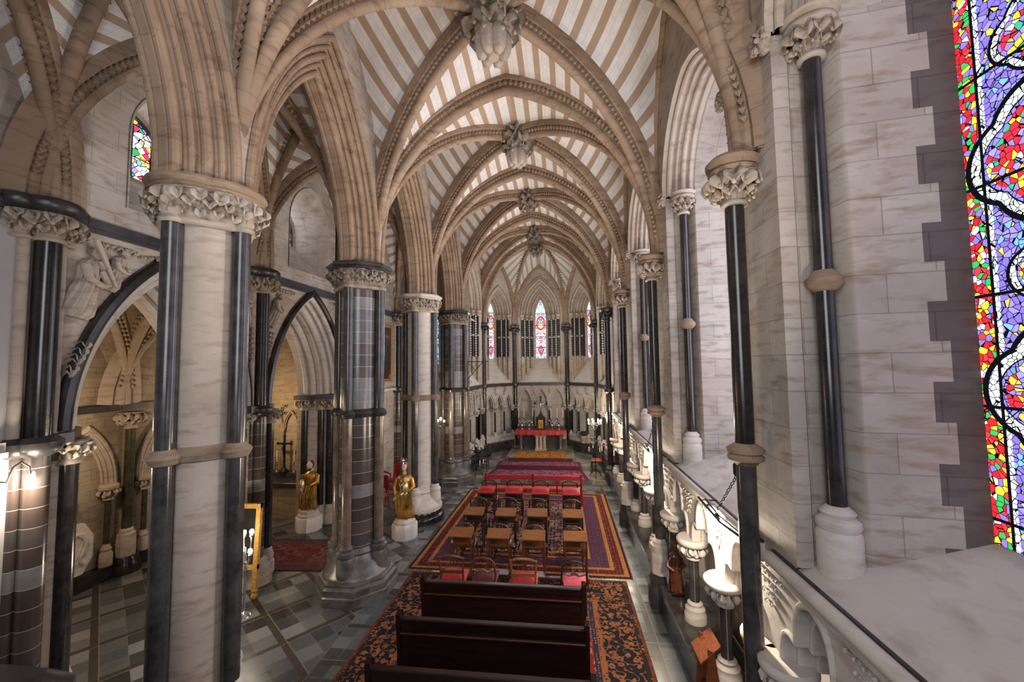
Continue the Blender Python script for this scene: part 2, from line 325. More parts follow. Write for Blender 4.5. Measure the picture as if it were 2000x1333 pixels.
class MB:
    def __init__(s, xf=None): s.v = []; s.f = []; s.uv = []; s.mi = []; s.X = xf
    def add(s, vs, fs, uvs=None, mat=0):
        o = len(s.v)
        if s.X is not None: vs = [s.X @ Vector(v) for v in vs]
        s.v.extend([tuple(v) for v in vs])
        for f in fs:
            s.f.append(tuple(i+o for i in f)); s.uv.append([uvs[i] for i in f] if uvs else None); s.mi.append(mat)
    def grid(s, rows, uvs=None, closed=False, mat=0):
        n = len(rows[0]); vs = [p for r in rows for p in r]; fs = []
        for i in range(len(rows)-1):
            for j in range(n if closed else n-1):
                k = (j+1) % n; fs.append((i*n+j, i*n+k, (i+1)*n+k, (i+1)*n+j))
        s.add(vs, fs, [q for r in uvs for q in r] if uvs else None, mat)
    def box(s, x0, x1, y0, y1, z0, z1, mat=0):
        v = [(x0,y0,z0),(x1,y0,z0),(x1,y1,z0),(x0,y1,z0),(x0,y0,z1),(x1,y0,z1),(x1,y1,z1),(x0,y1,z1)]
        s.add(v, [(0,3,2,1),(4,5,6,7),(0,1,5,4),(1,2,6,5),(2,3,7,6),(3,0,4,7)], None, mat)
    def bbox(s, x0, x1, y0, y1, z0, z1, b=.01, mat=0):
        """box with chamfered vertical and top edges"""
        o = [(x0+b,y0),(x1-b,y0),(x1,y0+b),(x1,y1-b),(x1-b,y1),(x0+b,y1),(x0,y1-b),(x0,y0+b)]
        cx, cy = (x0+x1)/2, (y0+y1)/2
        sx = (x1-x0-2*b)/max(1e-6, x1-x0); sy = (y1-y0-2*b)/max(1e-6, y1-y0)
        r = [[(x,y,z0) for x,y in o], [(x,y,z1-b) for x,y in o], [(cx+(x-cx)*sx, cy+(y-cy)*sy, z1) for x,y in o]]
        s.grid(r, None, True, mat); s.add(r[2], [tuple(range(8))], None, mat); s.add(r[0], [tuple(range(7,-1,-1))], None, mat)
    def lathe(s, cx, cy, prof, n=16, mat=0, cap=True, ph=0.0, fn=None):
        rows = []; uvs = []
        L = 0
        for k, (r, z) in enumerate(prof):
            if k: L += math.hypot(r-prof[k-1][0], z-prof[k-1][1])
            rows.append([(cx+(fn(2*PI*j/n, r, z) if fn else r)*cos(2*PI*j/n+ph), cy+(fn(2*PI*j/n, r, z) if fn else r)*sin(2*PI*j/n+ph), z) for j in range(n)])
        s.grid(rows, None, True, mat)
        if cap:
            s.add(rows[-1], [tuple(range(n))], None, mat); s.add(rows[0], [tuple(range(n-1, -1, -1))], None, mat)
    def ell(s, c, r, rot=None, hi=False, mat=0):
        V, F = SPH2 if hi else SPH
        vs = []
        for v in V:
            p = Vector((v[0]*r[0], v[1]*r[1], v[2]*r[2]))
            if rot is not None: p = rot @ p
            vs.append(p + Vector(c))
        s.add(vs, F, None, mat)
    def tube(s, pts, r, n=8, mat=0, cap=True, closed=False):
        pts = [Vector(p) for p in pts]; N = len(pts); rows = []
        T0 = (pts[1]-pts[0]).normalized()
        up = Vector((0,0,1)) if abs(T0.z) < .9 else Vector((1,0,0))
        for i, p in enumerate(pts):
            a = pts[(i-1) % N] if closed else pts[max(0, i-1)]; b = pts[(i+1) % N] if closed else pts[min(N-1, i+1)]
            T = (b-a).normalized(); S = T.cross(up)
            S = S.normalized() if S.length > 1e-4 else Vector((1,0,0))
            U = S.cross(T); up = U
            rr = r[i] if isinstance(r, (list, tuple)) else r
            rows.append([p + S*rr*cos(2*PI*j/n) + U*rr*sin(2*PI*j/n) for j in range(n)])
        if closed: rows.append(rows[0])
        s.grid(rows, None, True, mat)
        if cap and not closed: s.add(rows[0], [tuple(range(n))], None, mat); s.add(rows[-1], [tuple(range(n-1,-1,-1))], None, mat)
    def prism(s, poly, F, d0, d1, mat=0):
        """2-D polygon poly=(u,z) extruded between depths d0 and d1 through F(u,d,z)"""
        n = len(poly); a = [F(u, d0, z) for u, z in poly]; b = [F(u, d1, z) for u, z in poly]
        s.grid([a, b], None, True, mat); s.add(a, [tuple(range(n))], None, mat); s.add(b, [tuple(range(n-1,-1,-1))], None, mat)
    def build(s, name, mats, parent=None, origin=None, ang=38):
        me = bpy.data.meshes.new(name)
        o = Vector(origin) if origin is not None else Vector((0,0,0))
        if origin is None:
            q = parent
            while q is not None: o = o + Vector(q.location); q = q.parent
        vs = [tuple(Vector(v)-o) for v in s.v]
        me.from_pydata(vs, [], s.f)
        for m_ in (mats if isinstance(mats, (list, tuple)) else [mats]): me.materials.append(M[m_] if isinstance(m_, str) else m_)
        me.polygons.foreach_set('material_index', s.mi)
        me.update()
        uvl = me.uv_layers.new(name='UVMap'); data = [0.0]*(2*len(me.loops)); k = 0
        for pi, p in enumerate(me.polygons):
            u = s.uv[pi]
            if u:
                for q in u: data[k] = q[0]; data[k+1] = q[1]; k += 2
            else:
                nx, ny, nz = abs(p.normal.x), abs(p.normal.y), abs(p.normal.z)
                hx, hy = p.normal.x, p.normal.y; hl = math.hypot(hx, hy)
                for vi in p.vertices:
                    x, y, z = s.v[vi]
                    if nz > .75: data[k], data[k+1] = x, y
                    else:
                        if nx > ny: data[k] = y + (x if hl and abs(hx)/hl < .97 else 0)*-.5
                        else: data[k] = x + (y if hl and abs(hy)/hl < .97 else 0)*-.5
                        data[k+1] = z
                    k += 2
        uvl.data.foreach_set('uv', data)
        me.polygons.foreach_set('use_smooth', [True]*len(me.polygons))
        if ang == 38 and any(q in name for q in ('capital', 'foliage', 'leaves', 'corbel', 'stop', 'figure', 'relief')): ang = 72
        me.set_sharp_from_angle(angle=math.radians(ang))
        ob = bpy.data.objects.new(name, me); COL.objects.link(ob)
        if parent is not None: ob.parent = parent
        elif origin is not None: ob.location = o
        return ob

def thing(name, label, cat, loc=(0,0,0), group=None, rz=0.0, absolute=True):
    o = bpy.data.objects.new(name, None); COL.objects.link(o); o.location = loc; o.rotation_euler = (0,0,rz)
    o.empty_display_size = .1
    o['label'] = label; o['category'] = cat
    if group: o['group'] = group
    if absolute: o['abs'] = 1
    return o
def structure(name, loc=(0,0,0)):
    o = bpy.data.objects.new(name, None); COL.objects.link(o); o.location = loc; o['kind'] = 'structure'; o['abs'] = 1; return o
def tag(o, label, cat, group=None, kind=None):
    o['label'] = label; o['category'] = cat
    if group: o['group'] = group
    if kind: o['kind'] = kind
    return o
def struct(o): o['kind'] = 'structure'; return o
KIDS = {}
def dup(root, loc=None, rz=None, label=None, group=None):
    def cp(o, par):
        c = o.copy(); COL.objects.link(c)
        if par is not None: c.parent = par
        for ch in [x for x in o.children]: cp(ch, c)
        return c
    r = cp(root, None)
    if loc is not None: r.location = loc
    if rz is not None: r.rotation_euler = (0,0,rz)
    if label: r['label'] = label
    if group: r['group'] = group
    return r

def arc(w, c, zs, n=12):
    """pointed arch from (-w,zs) over the apex to (w,zs)"""
    R = w+c; a1 = math.acos(c/R) if c < R else 0
    L = [(c-R*cos(a1*i/n), zs+R*sin(a1*i/n)) for i in range(n+1)]
    return L + [(-u, z) for u, z in reversed(L[:-1])]
def rise(w, c): return sqrt((w+c)**2-c*c)
def archloft(mb, F, prof, c, zs, zb=None, n=12, mat=0, mats=None):
    """prof=[(half width, depth)...]; F(u,d,z)->xyz; zb: foot of the jambs (number or function of depth)"""
    rows = []
    for (w, d) in prof:
        o = arc(w, c, zs, n)
        if zb is not None:
            b = zb(d) if callable(zb) else zb
            o = [(-w, b)] + o + [(w, b)]
        rows.append((o, d))
    pts = [[F(u, d, z) for (u, z) in o] for o, d in rows]
    uvs = []; q = 0
    for i, (o, d) in enumerate(rows):
        if i: q += math.hypot(prof[i][0]-prof[i-1][0], prof[i][1]-prof[i-1][1])
        l = 0; r = []
        for k, p in enumerate(o):
            if k: l += math.hypot(p[0]-o[k-1][0], p[1]-o[k-1][1])
            r.append((l, q))
        uvs.append(r)
    for i in range(len(pts)-1):
        mb.grid([pts[i], pts[i+1]], [uvs[i], uvs[i+1]], False, mats[i] if mats else mat)
def rolls(w0, d0, w1, d1, n, k=6):
    """moulded profile of n rolls stepping from the outer edge inwards"""
    L = math.hypot(w1-w0, d1-d0); ew, ed = (w1-w0)/L, (d1-d0)/L; nw, nd = -ed, ew
    if nw > 0 or nd > 0: nw, nd = (-abs(ed), -abs(ew))
    st = L/n; out = []
    for i in range(n):
        r = st*(.40 if i % 2 == 0 else .26)
        c0 = i*st+st*.5; cw, cd = w0+ew*c0, d0+ed*c0
        h = -st*.16
        out.append((w0+ew*(c0-st*.5)+nw*h, d0+ed*(c0-st*.5)+nd*h))
        for j in range(k+1):
            a = -.25+(PI+.5)*j/k
            out.append((cw-ew*r*cos(a)+nw*r*sin(a), cd-ed*r*cos(a)+nd*r*sin(a)))
    out.append((w1+nw*-st*.16, d1+nd*-st*.16))
    return out
def wallface(mb, F, u0, u1, z0, z1, holes, d=0.0, mat=0):
    """flat wall with holes; a hole is (outline from left to right incl. feet, zb)"""
    us = u0
    for o, zb in holes:
        a, b = o[0][0], o[-1][0]
        if a > us+1e-4: mb.add([F(us,d,z0),F(a,d,z0),F(a,d,z1),F(us,d,z1)], [(0,1,2,3)], [(us,z0),(a,z0),(a,z1),(us,z1)], mat)
        if zb > z0+1e-4: mb.add([F(a,d,z0),F(b,d,z0),F(b,d,zb),F(a,d,zb)], [(0,1,2,3)], [(a,z0),(b,z0),(b,zb),(a,zb)], mat)
        for i in range(len(o)-1):
            p, q = o[i], o[i+1]
            if q[0]-p[0] < 1e-5: continue
            mb.add([F(p[0],d,p[1]),F(q[0],d,q[1]),F(q[0],d,z1),F(p[0],d,z1)], [(0,1,2,3)], [p,q,(q[0],z1),(p[0],z1)], mat)
        us = b
    if u1 > us+1e-4: mb.add([F(us,d,z0),F(u1,d,z0),F(u1,d,z1),F(us,d,z1)], [(0,1,2,3)], [(us,z0),(u1,z0),(u1,z1),(us,z1)], mat)
def shift(o, du): return [(u+du, z) for u, z in o]
def leaf(mb, P, out, up, s):
    """a curled stiff leaf: a veined, scalloped blade that rises and rolls outwards"""
    out = Vector(out).normalized(); up = Vector(up).normalized(); sd = up.cross(out).normalized(); up = out.cross(sd)
    P = Vector(P)-up*.75*s; rows = []; n = 9; L = 2.1*s; p = P.copy(); j0 = random.uniform(.9, 1.1); k0 = random.uniform(.85, 1.1)
    for i in range(n+1):
        t = i/n; th = -.25+3.9*t*t*k0
        T = up*cos(th)+out*sin(th); N = out*cos(th)-up*sin(th)
        if i: p = p+T*(L/n)
        h = s*(.26+.42*sin(PI*min(1, t*1.02))**.8)*(1.0+.30*cos(4.5*PI*t))*j0
        if i == n: h *= .4
        rows.append([p+sd*h*q+N*s*(.16*cos(q*PI*1.5)-.30*q*q) for q in (-1, -.66, -.33, 0, .33, .66, 1)])
    mb.grid(rows)
    mb.ell(p-N*.05*s if n else p, (.2*s, .16*s, .2*s))
def leafring(mb, cx, cy, r, z, n, s, ph=0.0, fn=None, tilt=.3):
    for k in range(n):
        a = 2*PI*(k+ph)/n; rr = fn(a)+r if fn else r
        o = Vector((cos(a), sin(a), 0)); leaf(mb, (cx+o.x*rr, cy+o.y*rr, z), o+Vector((0,0,-tilt)), (0,0,1), s*random.uniform(.88, 1.12))
def sweep(mb, pts, S, prof, ref, mat=0):
    """rib moulding: prof=(side, distance back from the soffit); ref lies under the arch"""
    S = Vector(S).normalized(); ref = Vector(ref); pts = [Vector(p) for p in pts]; rows = []; uvs = []; L = 0; Ns = []
    q = [0]
    for k in range(1, len(prof)): q.append(q[-1]+math.hypot(prof[k][0]-prof[k-1][0], prof[k][1]-prof[k-1][1]))
    for i, p in enumerate(pts):
        T = (pts[min(i+1, len(pts)-1)]-pts[max(i-1, 0)]).normalized(); N = S.cross(T).normalized()
        if N.dot(p-ref) < 0: N = -N
        if i: L += (p-pts[i-1]).length
        Ns.append(N); rows.append([p + S*s_ + N*d for s_, d in prof]); uvs.append([(L, a) for a in q])
    mb.grid(rows, uvs, False, mat)
    return pts, Ns
def teeth(mb, pts, Ns, S, s0, d0, step=.085, r=.034, h=.05, skip=.35, mat=0):
    S = Vector(S).normalized(); acc = 0; nxt = skip; tot = sum((pts[i]-pts[i-1]).length for i in range(1, len(pts)))
    for i in range(1, len(pts)):
        seg = (pts[i]-pts[i-1]); l = seg.length; T = seg/l
        while nxt < acc+l and nxt < tot-.25:
            f = (nxt-acc)/l; N = Ns[i-1].lerp(Ns[i], f).normalized(); p = pts[i-1]+seg*f+S*s0+N*d0
            sg = 1 if s0 > 0 else -1
            D = (S*sg*.8-N*.6).normalized(); Q = T.cross(D).normalized()
            v = [p+T*r, p+Q*r, p-T*r, p-Q*r, p+D*h]
            mb.add(v, [(0,1,4),(1,2,4),(2,3,4),(3,0,4)], None, mat); nxt += step
        acc += l
_R = [(-.135,.42),(-.135,.23),(-.13,.20),(-.112,.19),(-.085,.195),(-.060,.165),(-.052,.12),(-.055,.095),(-.068,.082),(-.070,.055),(-.062,.028),(-.035,.004)]
RIB = _R+[(0,-.005)]+[(-s, d) for s, d in reversed(_R)]
RIBB = [(s*1.15, d*1.1) for s, d in RIB]
def rib(name, parent, p0, p1, c, rz=None, prof=RIB, n=16, half=False, tooth=True, tstep=.085, mat='rib'):
    """pointed rib between two springing points; rise from c"""
    p0 = Vector(p0); p1 = Vector(p1); L = (p1-p0); w = L.length/2; e = L.normalized(); S = e.cross(Vector((0,0,1))).normalized()
    o = arc(w, c, 0, n); mid = (p0+p1)/2
    k = (rz/rise(w, c)) if rz else 1
    pts = [mid + e*u + Vector((0,0,z*k)) for u, z in o]
    if half: pts = pts[:n+1]
    mb = MB(); P, N = sweep(mb, pts, S, prof, mid+Vector((0,0,-.5)))
    if tooth:
        f = prof[0][0]/RIB[0][0]
        for sg in (-1, 1): teeth(mb, P, N, S, sg*.088*f, .138*f, step=tstep, r=.046*f, h=.05*f)
    mb.build(name, mat, parent)
    return pts
def patch(mb, A, B, n2=5, bulge=.06, tilt=0.0):
    """web between two curves running from springing to crown"""
    L = [0]
    for i in range(1, len(A)): L.append(L[-1]+((A[i]-A[i-1]).length+(B[i]-B[i-1]).length)/2)
    tot = L[-1]; rows = []; uvs = []
    for i, (a, b) in enumerate(zip(A, B)):
        r = []; q = []; w = (b-a).length
        for j in range(n2+1):
            s = j/n2; p = a.lerp(b, s); p = p + Vector((0,0, bulge*4*s*(1-s)*(w/2)))
            r.append(p); q.append((tot-L[i]+tilt*s*w, s*w))
        rows.append(r); uvs.append(q)
    mb.grid(rows, uvs)
def resample(pts, n):
    L = [0]
    for i in range(1, len(pts)): L.append(L[-1]+(pts[i]-pts[i-1]).length)
    out = []; j = 1
    for k in range(n+1):
        t = L[-1]*k/n
        while j < len(L)-1 and L[j] < t: j += 1
        f = (t-L[j-1])/max(1e-9, L[j]-L[j-1]); out.append(pts[j-1].lerp(pts[j], min(1, max(0, f))))
    return out
def raised(pts, dz=.2, n=14):
    return resample([p+Vector((0,0,dz)) for p in pts], n)

# ------------------------------------------------------------------ the building
XL, XR, XA, ZS = -3.52, 1.70, -.90, 6.08
def PY(i): return 4.0+3.46*i
V3 = Vector
def half3(p0, p1, c, rz, n=16):
    p0 = V3(p0); p1 = V3(p1); w = (p1-p0).length/2; e = (p1-p0).normalized(); k = rz/rise(w, c); mid = (p0+p1)/2
    return [mid+e*u+V3((0,0,z*k)) for u, z in arc(w, c, 0, n)[:n+1]]

# floor
mb = MB(); mb.add([(-9.3,-1.6,0),(3.1,-1.6,0),(3.1,14.3,0),(-9.3,14.3,0)], [(0,1,2,3)]); struct(mb.build('floor', 'floor', None, (0,0,0)))
mb = MB(); mb.box(-3.5, 1.85, 14.28, 19.6, -.05, .15); mb.box(-9.3, -3.5, 14.28, 15.4, -.05, .001)
struct(mb.build('floor_sanctuary', 'sanct', None, (0,0,0)))
mb = MB(); mb.bbox(-3.0, 1.3, 15.6, 19.3, .15, .30, .02); mb.bbox(-2.2, .55, 16.25, 19.0, .30, .45, .02)
struct(mb.build('floor_altar_steps', 'sanct', None, (0,0,0)))

# ---- vaults
ceil = structure('ceiling')
CN = .794; RZ = 3.29
def quad_vault(xl, xr, ya, yb, zs, rz, mat, wl, wr, wallc=2.4, wallw=None, tn=16, prof=RIB, tstep=.085, trans=True, transb=False, teeth_=True, webmat='web', wz=None, dz=.30, ribmat='rib', stilt=0.0, tilt=0.0):
    xm = (xl+xr)/2; ym = (ya+yb)/2; hw = (xr-xl)/2; hy = (yb-ya)/2
    ct = max(.001, (rz*rz-hw*hw)/(2*hw)); hd = math.hypot(hw, hy); cd = max(.001, (rz*rz-hd*hd)/(2*hd))
    if trans: rib('transverse_rib', ceil, (xl,ya,zs), (xr,ya,zs), ct, rz, [(s*1.25, d*1.15) for s, d in prof], tn, tooth=teeth_, tstep=tstep, mat=ribmat)
    if transb: rib('transverse_rib', ceil, (xl,yb,zs), (xr,yb,zs), ct, rz, [(s*1.25, d*1.15) for s, d in prof], tn, tooth=teeth_, tstep=tstep, mat=ribmat)
    rib('diagonal_rib', ceil, (xl,ya,zs), (xr,yb,zs), cd, rz+.012, prof, tn, tooth=teeth_, tstep=tstep, mat=ribmat)
    rib('diagonal_rib', ceil, (xl,yb,zs), (xr,ya,zs), cd, rz, prof, tn, tooth=teeth_, tstep=tstep, mat=ribmat)
    mb = MB(); wz = wz or rz
    ww = wallw or hy-.12
    for x, xw in ((xl, wl), (xr, wr)):
        for y in (ya, yb):
            D = raised(half3((x,y,zs), (xl+xr-x, ya+yb-y, zs), cd, rz), dz)
            T = raised(half3((x,y,zs), (xl+xr-x, y, zs), ct, rz), dz)
            s = 1 if y == ya else -1
            W = half3((xw, ym-s*ww, zs+stilt), (xw, ym+s*ww, zs+stilt), wallc, wz)
            if stilt: W = [W[0]-V3((0,0,stilt))]+W
            W = raised(W, .06)
            patch(mb, D, T, 6, .03); patch(mb, D, W, 10, .02, tilt)
    mb.build('vault_web', webmat, ceil)
for i in range(-1, 4):
    yb = PY(i+1) if i < 3 else 17.6
    quad_vault(XL, XR, PY(i), yb, ZS, RZ, 'web', -3.46, 1.86, transb=(i == 3), tn=20, wallc=1.48, wz=2.7, stilt=1.5, tilt=.8)
for i in range(-1, 3):   # aisle vault
    quad_vault(-5.95, -4.2, PY(i), PY(i+1), ZS, 2.95, 'web', -6.06, -4.26, tn=12, wallc=2.3, wallw=1.70, wz=3.25, transb=(i == 2))
for i in range(0, 2):    # side chapel vault
    quad_vault(-9.0, -6.95, PY(i), PY(i+1), 3.42, 2.25, 'web', -9.1, -6.9, tn=12, wallc=.5, wz=2.1, transb=(i == 1), webmat='rubble', tstep=.1, ribmat='cream')

# bosses
def boss(name, x, y, z, s, label, figure):
    t = thing(name, label, 'ceiling boss', (x, y, z), 'carved bosses where the vault ribs cross')
    mb = MB()
    mb.lathe(x, y, [(.10*s, z-.42*s), (.15*s, z-.2*s), (.18*s, z+.05*s), (.13*s, z+.35*s)], 14)
    for k, (zz, rr, n, q) in enumerate(((-.22, .17, 8, .19), (-.04, .21, 9, .20), (.15, .18, 8, .19), (.32, .12, 6, .17))+(() if figure else ((-.38, .08, 5, .16),))):
        for j in range(n):
            a = 2*PI*(j+.5*k)/n; o = V3((cos(a), sin(a), 0))
            leaf(mb, (x+o.x*rr*s, y+o.y*rr*s, z+zz*s), o+V3((0,0,-.3+random.uniform(-.3,.3))), (.3*sin(k*3+j),0,1), q*s*random.uniform(.85,1.15))
    mb.build('boss_foliage', 'boss', t)
    if figure:
        mb = MB()   # robed figures standing round the pendant
        for j in range(6):
            a = 2*PI*j/6+.2; cx, cy = x+.145*s*cos(a), y+.145*s*sin(a)
            mb.lathe(cx, cy, [(.03*s, z-.25*s), (.085*s, z-.30*s), (.095*s, z-.42*s), (.085*s, z-.56*s), (.06*s, z-.64*s), (.01*s, z-.66*s)], 18, fn=lambda q, r, zz: r*(1+.12*cos(5*q)))
            mb.ell((x+.19*s*cos(a), y+.19*s*sin(a), z-.23*s), (.055*s, .055*s, .07*s), None, True)
            mb.tube([(cx+.07*s*cos(a+1.2), cy+.07*s*sin(a+1.2), z-.33*s), (x+.26*s*cos(a), y+.26*s*sin(a), z-.40*s), (cx+.06*s*cos(a-1.2), cy+.06*s*sin(a-1.2), z-.36*s)], .024*s, 6)
        mb.lathe(x, y, [(.15*s, z-.3*s), (.16*s, z-.55*s), (.06*s, z-.66*s)], 14)
        mb.build('boss_figures', 'boss_light', t)
    return t
boss('vault_boss', XA, PY(.5), 9.47, 1.13, 'large leafy boss with robed figures carved below, nearest in the nave vault', True)
boss('vault_boss', XA, PY(1.5), 9.47, 1.0, 'leafy boss carved with small figures, second from the gallery in the nave vault', True)
boss('vault_boss', XA, PY(2.5), 9.47, .92, 'round leafy vault boss, third along the nave between two striped bays', False)
boss('vault_boss', XA, 16.0, 9.47, .9, 'leafy vault boss just in front of the chancel arch', False)
boss('vault_boss', XA, 17.45, 9.25, .8, 'dark leafy boss where the apse ribs meet', False)
boss('vault_boss', XA, PY(-.5), 9.47, 1.0, 'leafy vault boss high over the gallery', False)

# ---- capitals and columns
def capital(mb, cx, cy, z0, z1, r0, r1, n, s, fn=None, seg=20):
    mb.lathe(cx, cy, [(r0, z0-.02), (r0+.03, z0-.015), (r0+.035, z0+.01), (r0+.005, z0+.03), (r0+.0, z0+.05), (r0+(r1-r0)*.25, z0+(z1-z0)*.55), (r1-.02, z1-.02), (r1, z1)], seg, fn=fn)
    h = z1-z0
    leafring(mb, cx, cy, r0+(r1-r0)*.45, z1-h*.30, n, s*1.2, 0, (lambda a: fn(a, 0, 0)) if fn else None)
    leafring(mb, cx, cy, r0+(r1-r0)*.15, z1-h*.60, n, s*.9, .5, (lambda a: fn(a, 0, 0)) if fn else None)

def make_pier(kind, label):
    """kind: core, shaft upper, shaft lower, ring, capital, abacus, base, plinth materials + shape of the abacus"""
    core, su, sl, ring, capm, abm, bsm, plm, shape = kind
    t = thing('compound_pier', label, 'column', (0,0,0), 'clustered piers between nave and aisle')
    R0 = .335; RS = .415; rs = .088
    mb = MB(); mb.lathe(0, 0, [(R0, .6), (R0, 5.72)], 32, cap=False); mb.build('pier_core', core, t)
    for k in range(4):
        a = k*PI/2; cx, cy = RS*cos(a), RS*sin(a)
        mb = MB(); mb.lathe(cx, cy, [(rs, 3.3), (rs, 5.66)], 16, cap=False); mb.build('shaft', su, t)
        mb = MB(); mb.lathe(cx, cy, [(rs, .9), (rs, 3.26)], 16, cap=False); mb.build('shaft', sl, t)
    mb = MB(); pr = [(0, 3.20), (.035, 3.215), (.05, 3.25), (.065, 3.28), (.05, 3.31), (.02, 3.33), (0, 3.36)]
    mb.lathe(0, 0, [(R0+o*.8, z) for o, z in pr], 32, cap=False)
    for k in range(4): a = k*PI/2; mb.lathe(RS*cos(a), RS*sin(a), [(rs+o, z) for o, z in pr], 18, cap=False)
    mb.build('shaft_ring', ring, t)
    # capital: bell following the cluster
    def lobe(a, r, z): return r+.055*abs(cos(2*a))**.7
    def octo(a, r, z):
        b = (a+PI/8) % (PI/4)-PI/8; return r*cos(PI/8)/cos(b)*1.02
    f = lobe if shape == 'lobed' else octo
    mb = MB()
    mb.lathe(0, 0, [(.35, 5.62), (.40, 5.63), (.41, 5.66), (.37, 5.69), (.39, 5.78), (.45, 5.92), (.49, 5.97)], 48, fn=lobe)
    for k in range(4): a = k*PI/2; mb.lathe(RS*cos(a), RS*sin(a), [(rs+.01, 5.62), (rs+.035, 5.64), (rs+.035, 5.66), (rs+.01, 5.68), (rs+.03, 5.82), (rs+.07, 5.95)], 14)
    n = 20
    for tier, (zz, rr, sz) in enumerate(((5.905, .45, .115), (5.83, .42, .10), (5.75, .385, .085))):
        for k in range(n):
            a = 2*PI*(k+.5*tier)/n; r = rr+.045*abs(cos(2*a)); o = V3((cos(a), sin(a), 0))
            leaf(mb, (o.x*r, o.y*r, zz), o+V3((0,0,-.35)), (0,0,1), sz*random.uniform(.9, 1.15))
    mb.build('capital', capm, t)
    mb = MB(); q = .48 if shape == 'lobed' else .56
    mb.lathe(0, 0, [(q-.03, 5.965), (q, 5.985), (q+.02, 6.005), (q, 6.02), (q+.035, 6.04), (q+.055, 6.065), (q+.04, 6.095), (q, 6.11)], 64, fn=f); mb.build('abacus', abm, t)
    mb = MB()
    mb.lathe(0, 0, [(.60, .30), (.60, .38), (.57, .42), (.50, .50), (.46, .58), (.40, .62), (.36, .72), (.385, .76), (.36, .8), (.335, .84)], 32)
    for k in range(4): a = k*PI/2; mb.lathe(RS*cos(a), RS*sin(a), [(.17, .38), (.165, .70), (.15, .74), (.165, .78), (.16, .83), (.12, .86), (.125, .90), (.09, .94)], 18)
    mb.build('pier_base', bsm, t)
    mb = MB()
    if shape == 'round': mb.lathe(0, 0, [(.66, 0), (.66, .14), (.64, .17), (.60, .19), (.60, .28), (.57, .32), (.5, .34)], 40)
    else: mb.lathe(0, 0, [(.73, 0), (.73, .15), (.71, .17), (.71, .27), (.66, .31), (.66, .34), (.60, .37)], 64, fn=octo)
    mb.build('plinth', plm, t)
    return t
KA = ('cream', 'marble_grey', 'marble_grey', 'rib', 'carved', 'rib', 'white_stone', 'marble', 'lobed')
KA2 = ('white_stone', 'marble_grey', 'marble_grey', 'rib', 'carved', 'white_stone', 'white_stone', 'marble', 'round')
KB = ('marble_banded', 'marble_grey', 'marble_brown', 'marble_flat', 'boss', 'marble_flat', 'marble_base', 'marble_base', 'octo')
p = make_pier(KA, 'nearest pale stone pier with dark shafts and lobed leafy capital, left foreground'); p.location = (-3.86, PY(0), 0)
p = make_pier(KB, 'dark banded marble pier with octagonal plinth, beside the red patterned side rug'); p.location = (-3.86, PY(1), 0)
pb2 = dup(p, (-3.80, PY(3), 0), label='dark banded marble pier at the sanctuary step, farthest of the nave piers')
p = make_pier(KA2, 'white stone pier with dark shafts standing behind the golden crowned statue'); p.location = (-3.86, PY(2), 0)

# ---- nave arcade and wall above
wl = structure('wall_left')
for i in range(-1, 3):
    ym = PY(i+.5)
    F = lambda u, d, z, ym=ym: (-3.42-d, ym+u, z)
    front = rolls(1.70, 0, 1.17, .37, 5); prof = front+[(w, .86-d) for w, d in reversed(front)]
    mb = MB(); archloft(mb, F, prof, 2.4, ZS, None, 18); mb.build('arcade_arch', 'rib', wl)
    mb = MB()
    wallface(mb, F, -1.73, 1.73, ZS, 10.5, [(arc(1.66, 2.4, ZS, 16), ZS)], .03)
    wallface(mb, F, -1.73, 1.73, ZS, 10.5, [(arc(1.66, 2.4, ZS, 16), ZS)], .83); mb.build('wall_panel', 'ashlar', wl)

# ---- aisle outer wall: upper windows, lower arches into the side chapel
def window_upper(i):
    ym = PY(i+.5); F = lambda u, d, z: (-6.06-d, ym+u, z)
    wn_ = structure('window_%d' % (20+i), (-7.0, ym, 7.35))
    c = .3; sill = lambda d: 6.45+.9*d/.95
    mb = MB(); archloft(mb, F, [(.80,-.02),(.76,.0),(.74,.06),(.60,.95)], c, 7.55, sill, 10)
    mb.add([F(-.76,0,6.45),F(.76,0,6.45),F(.6,.95,7.35),F(-.6,.95,7.35)], [(0,1,2,3)]); mb.build('window_splay', 'ashlar', wn_)
    glass(F, .6, .95, c, 7.55, 7.35, 'glass_aisle', wn_)
    mb = MB()
    mb.tube([F(0,.93,7.35), F(0,.93,8.3)], .02, 6)
    archloft(mb, F, [(.6,.90),(.565,.9),(.565,.95)], c, 7.55, 7.35, 10); mb.build('window_frame', 'marble_flat', wn_)
    return (arc(.76, c, 7.55, 10), 6.45)
def glass(F, w, d, c, zs, zb, mat, parent, n=10):
    mb = MB()
    o = [(-w, zb)]+[p for p in arc(w, c, zs, n)[:n+1]]
    for sg in (1, -1):
        rows = []; uvs = []
        for u, z in o:
            rows.append([F(sg*u, d, z), F(sg*u*.5, d, z), F(0, d, z)]); uvs.append([(w-abs(u), z), (w-abs(u)*.5, z), (w, z)])
        if mat == 'glass_apse': uvs = [[(u_-w, z_) for u_, z_ in r] for r in uvs]
        mb.grid(rows, uvs)
    return mb.build('window_glass', mat, parent)
CH = 1.49
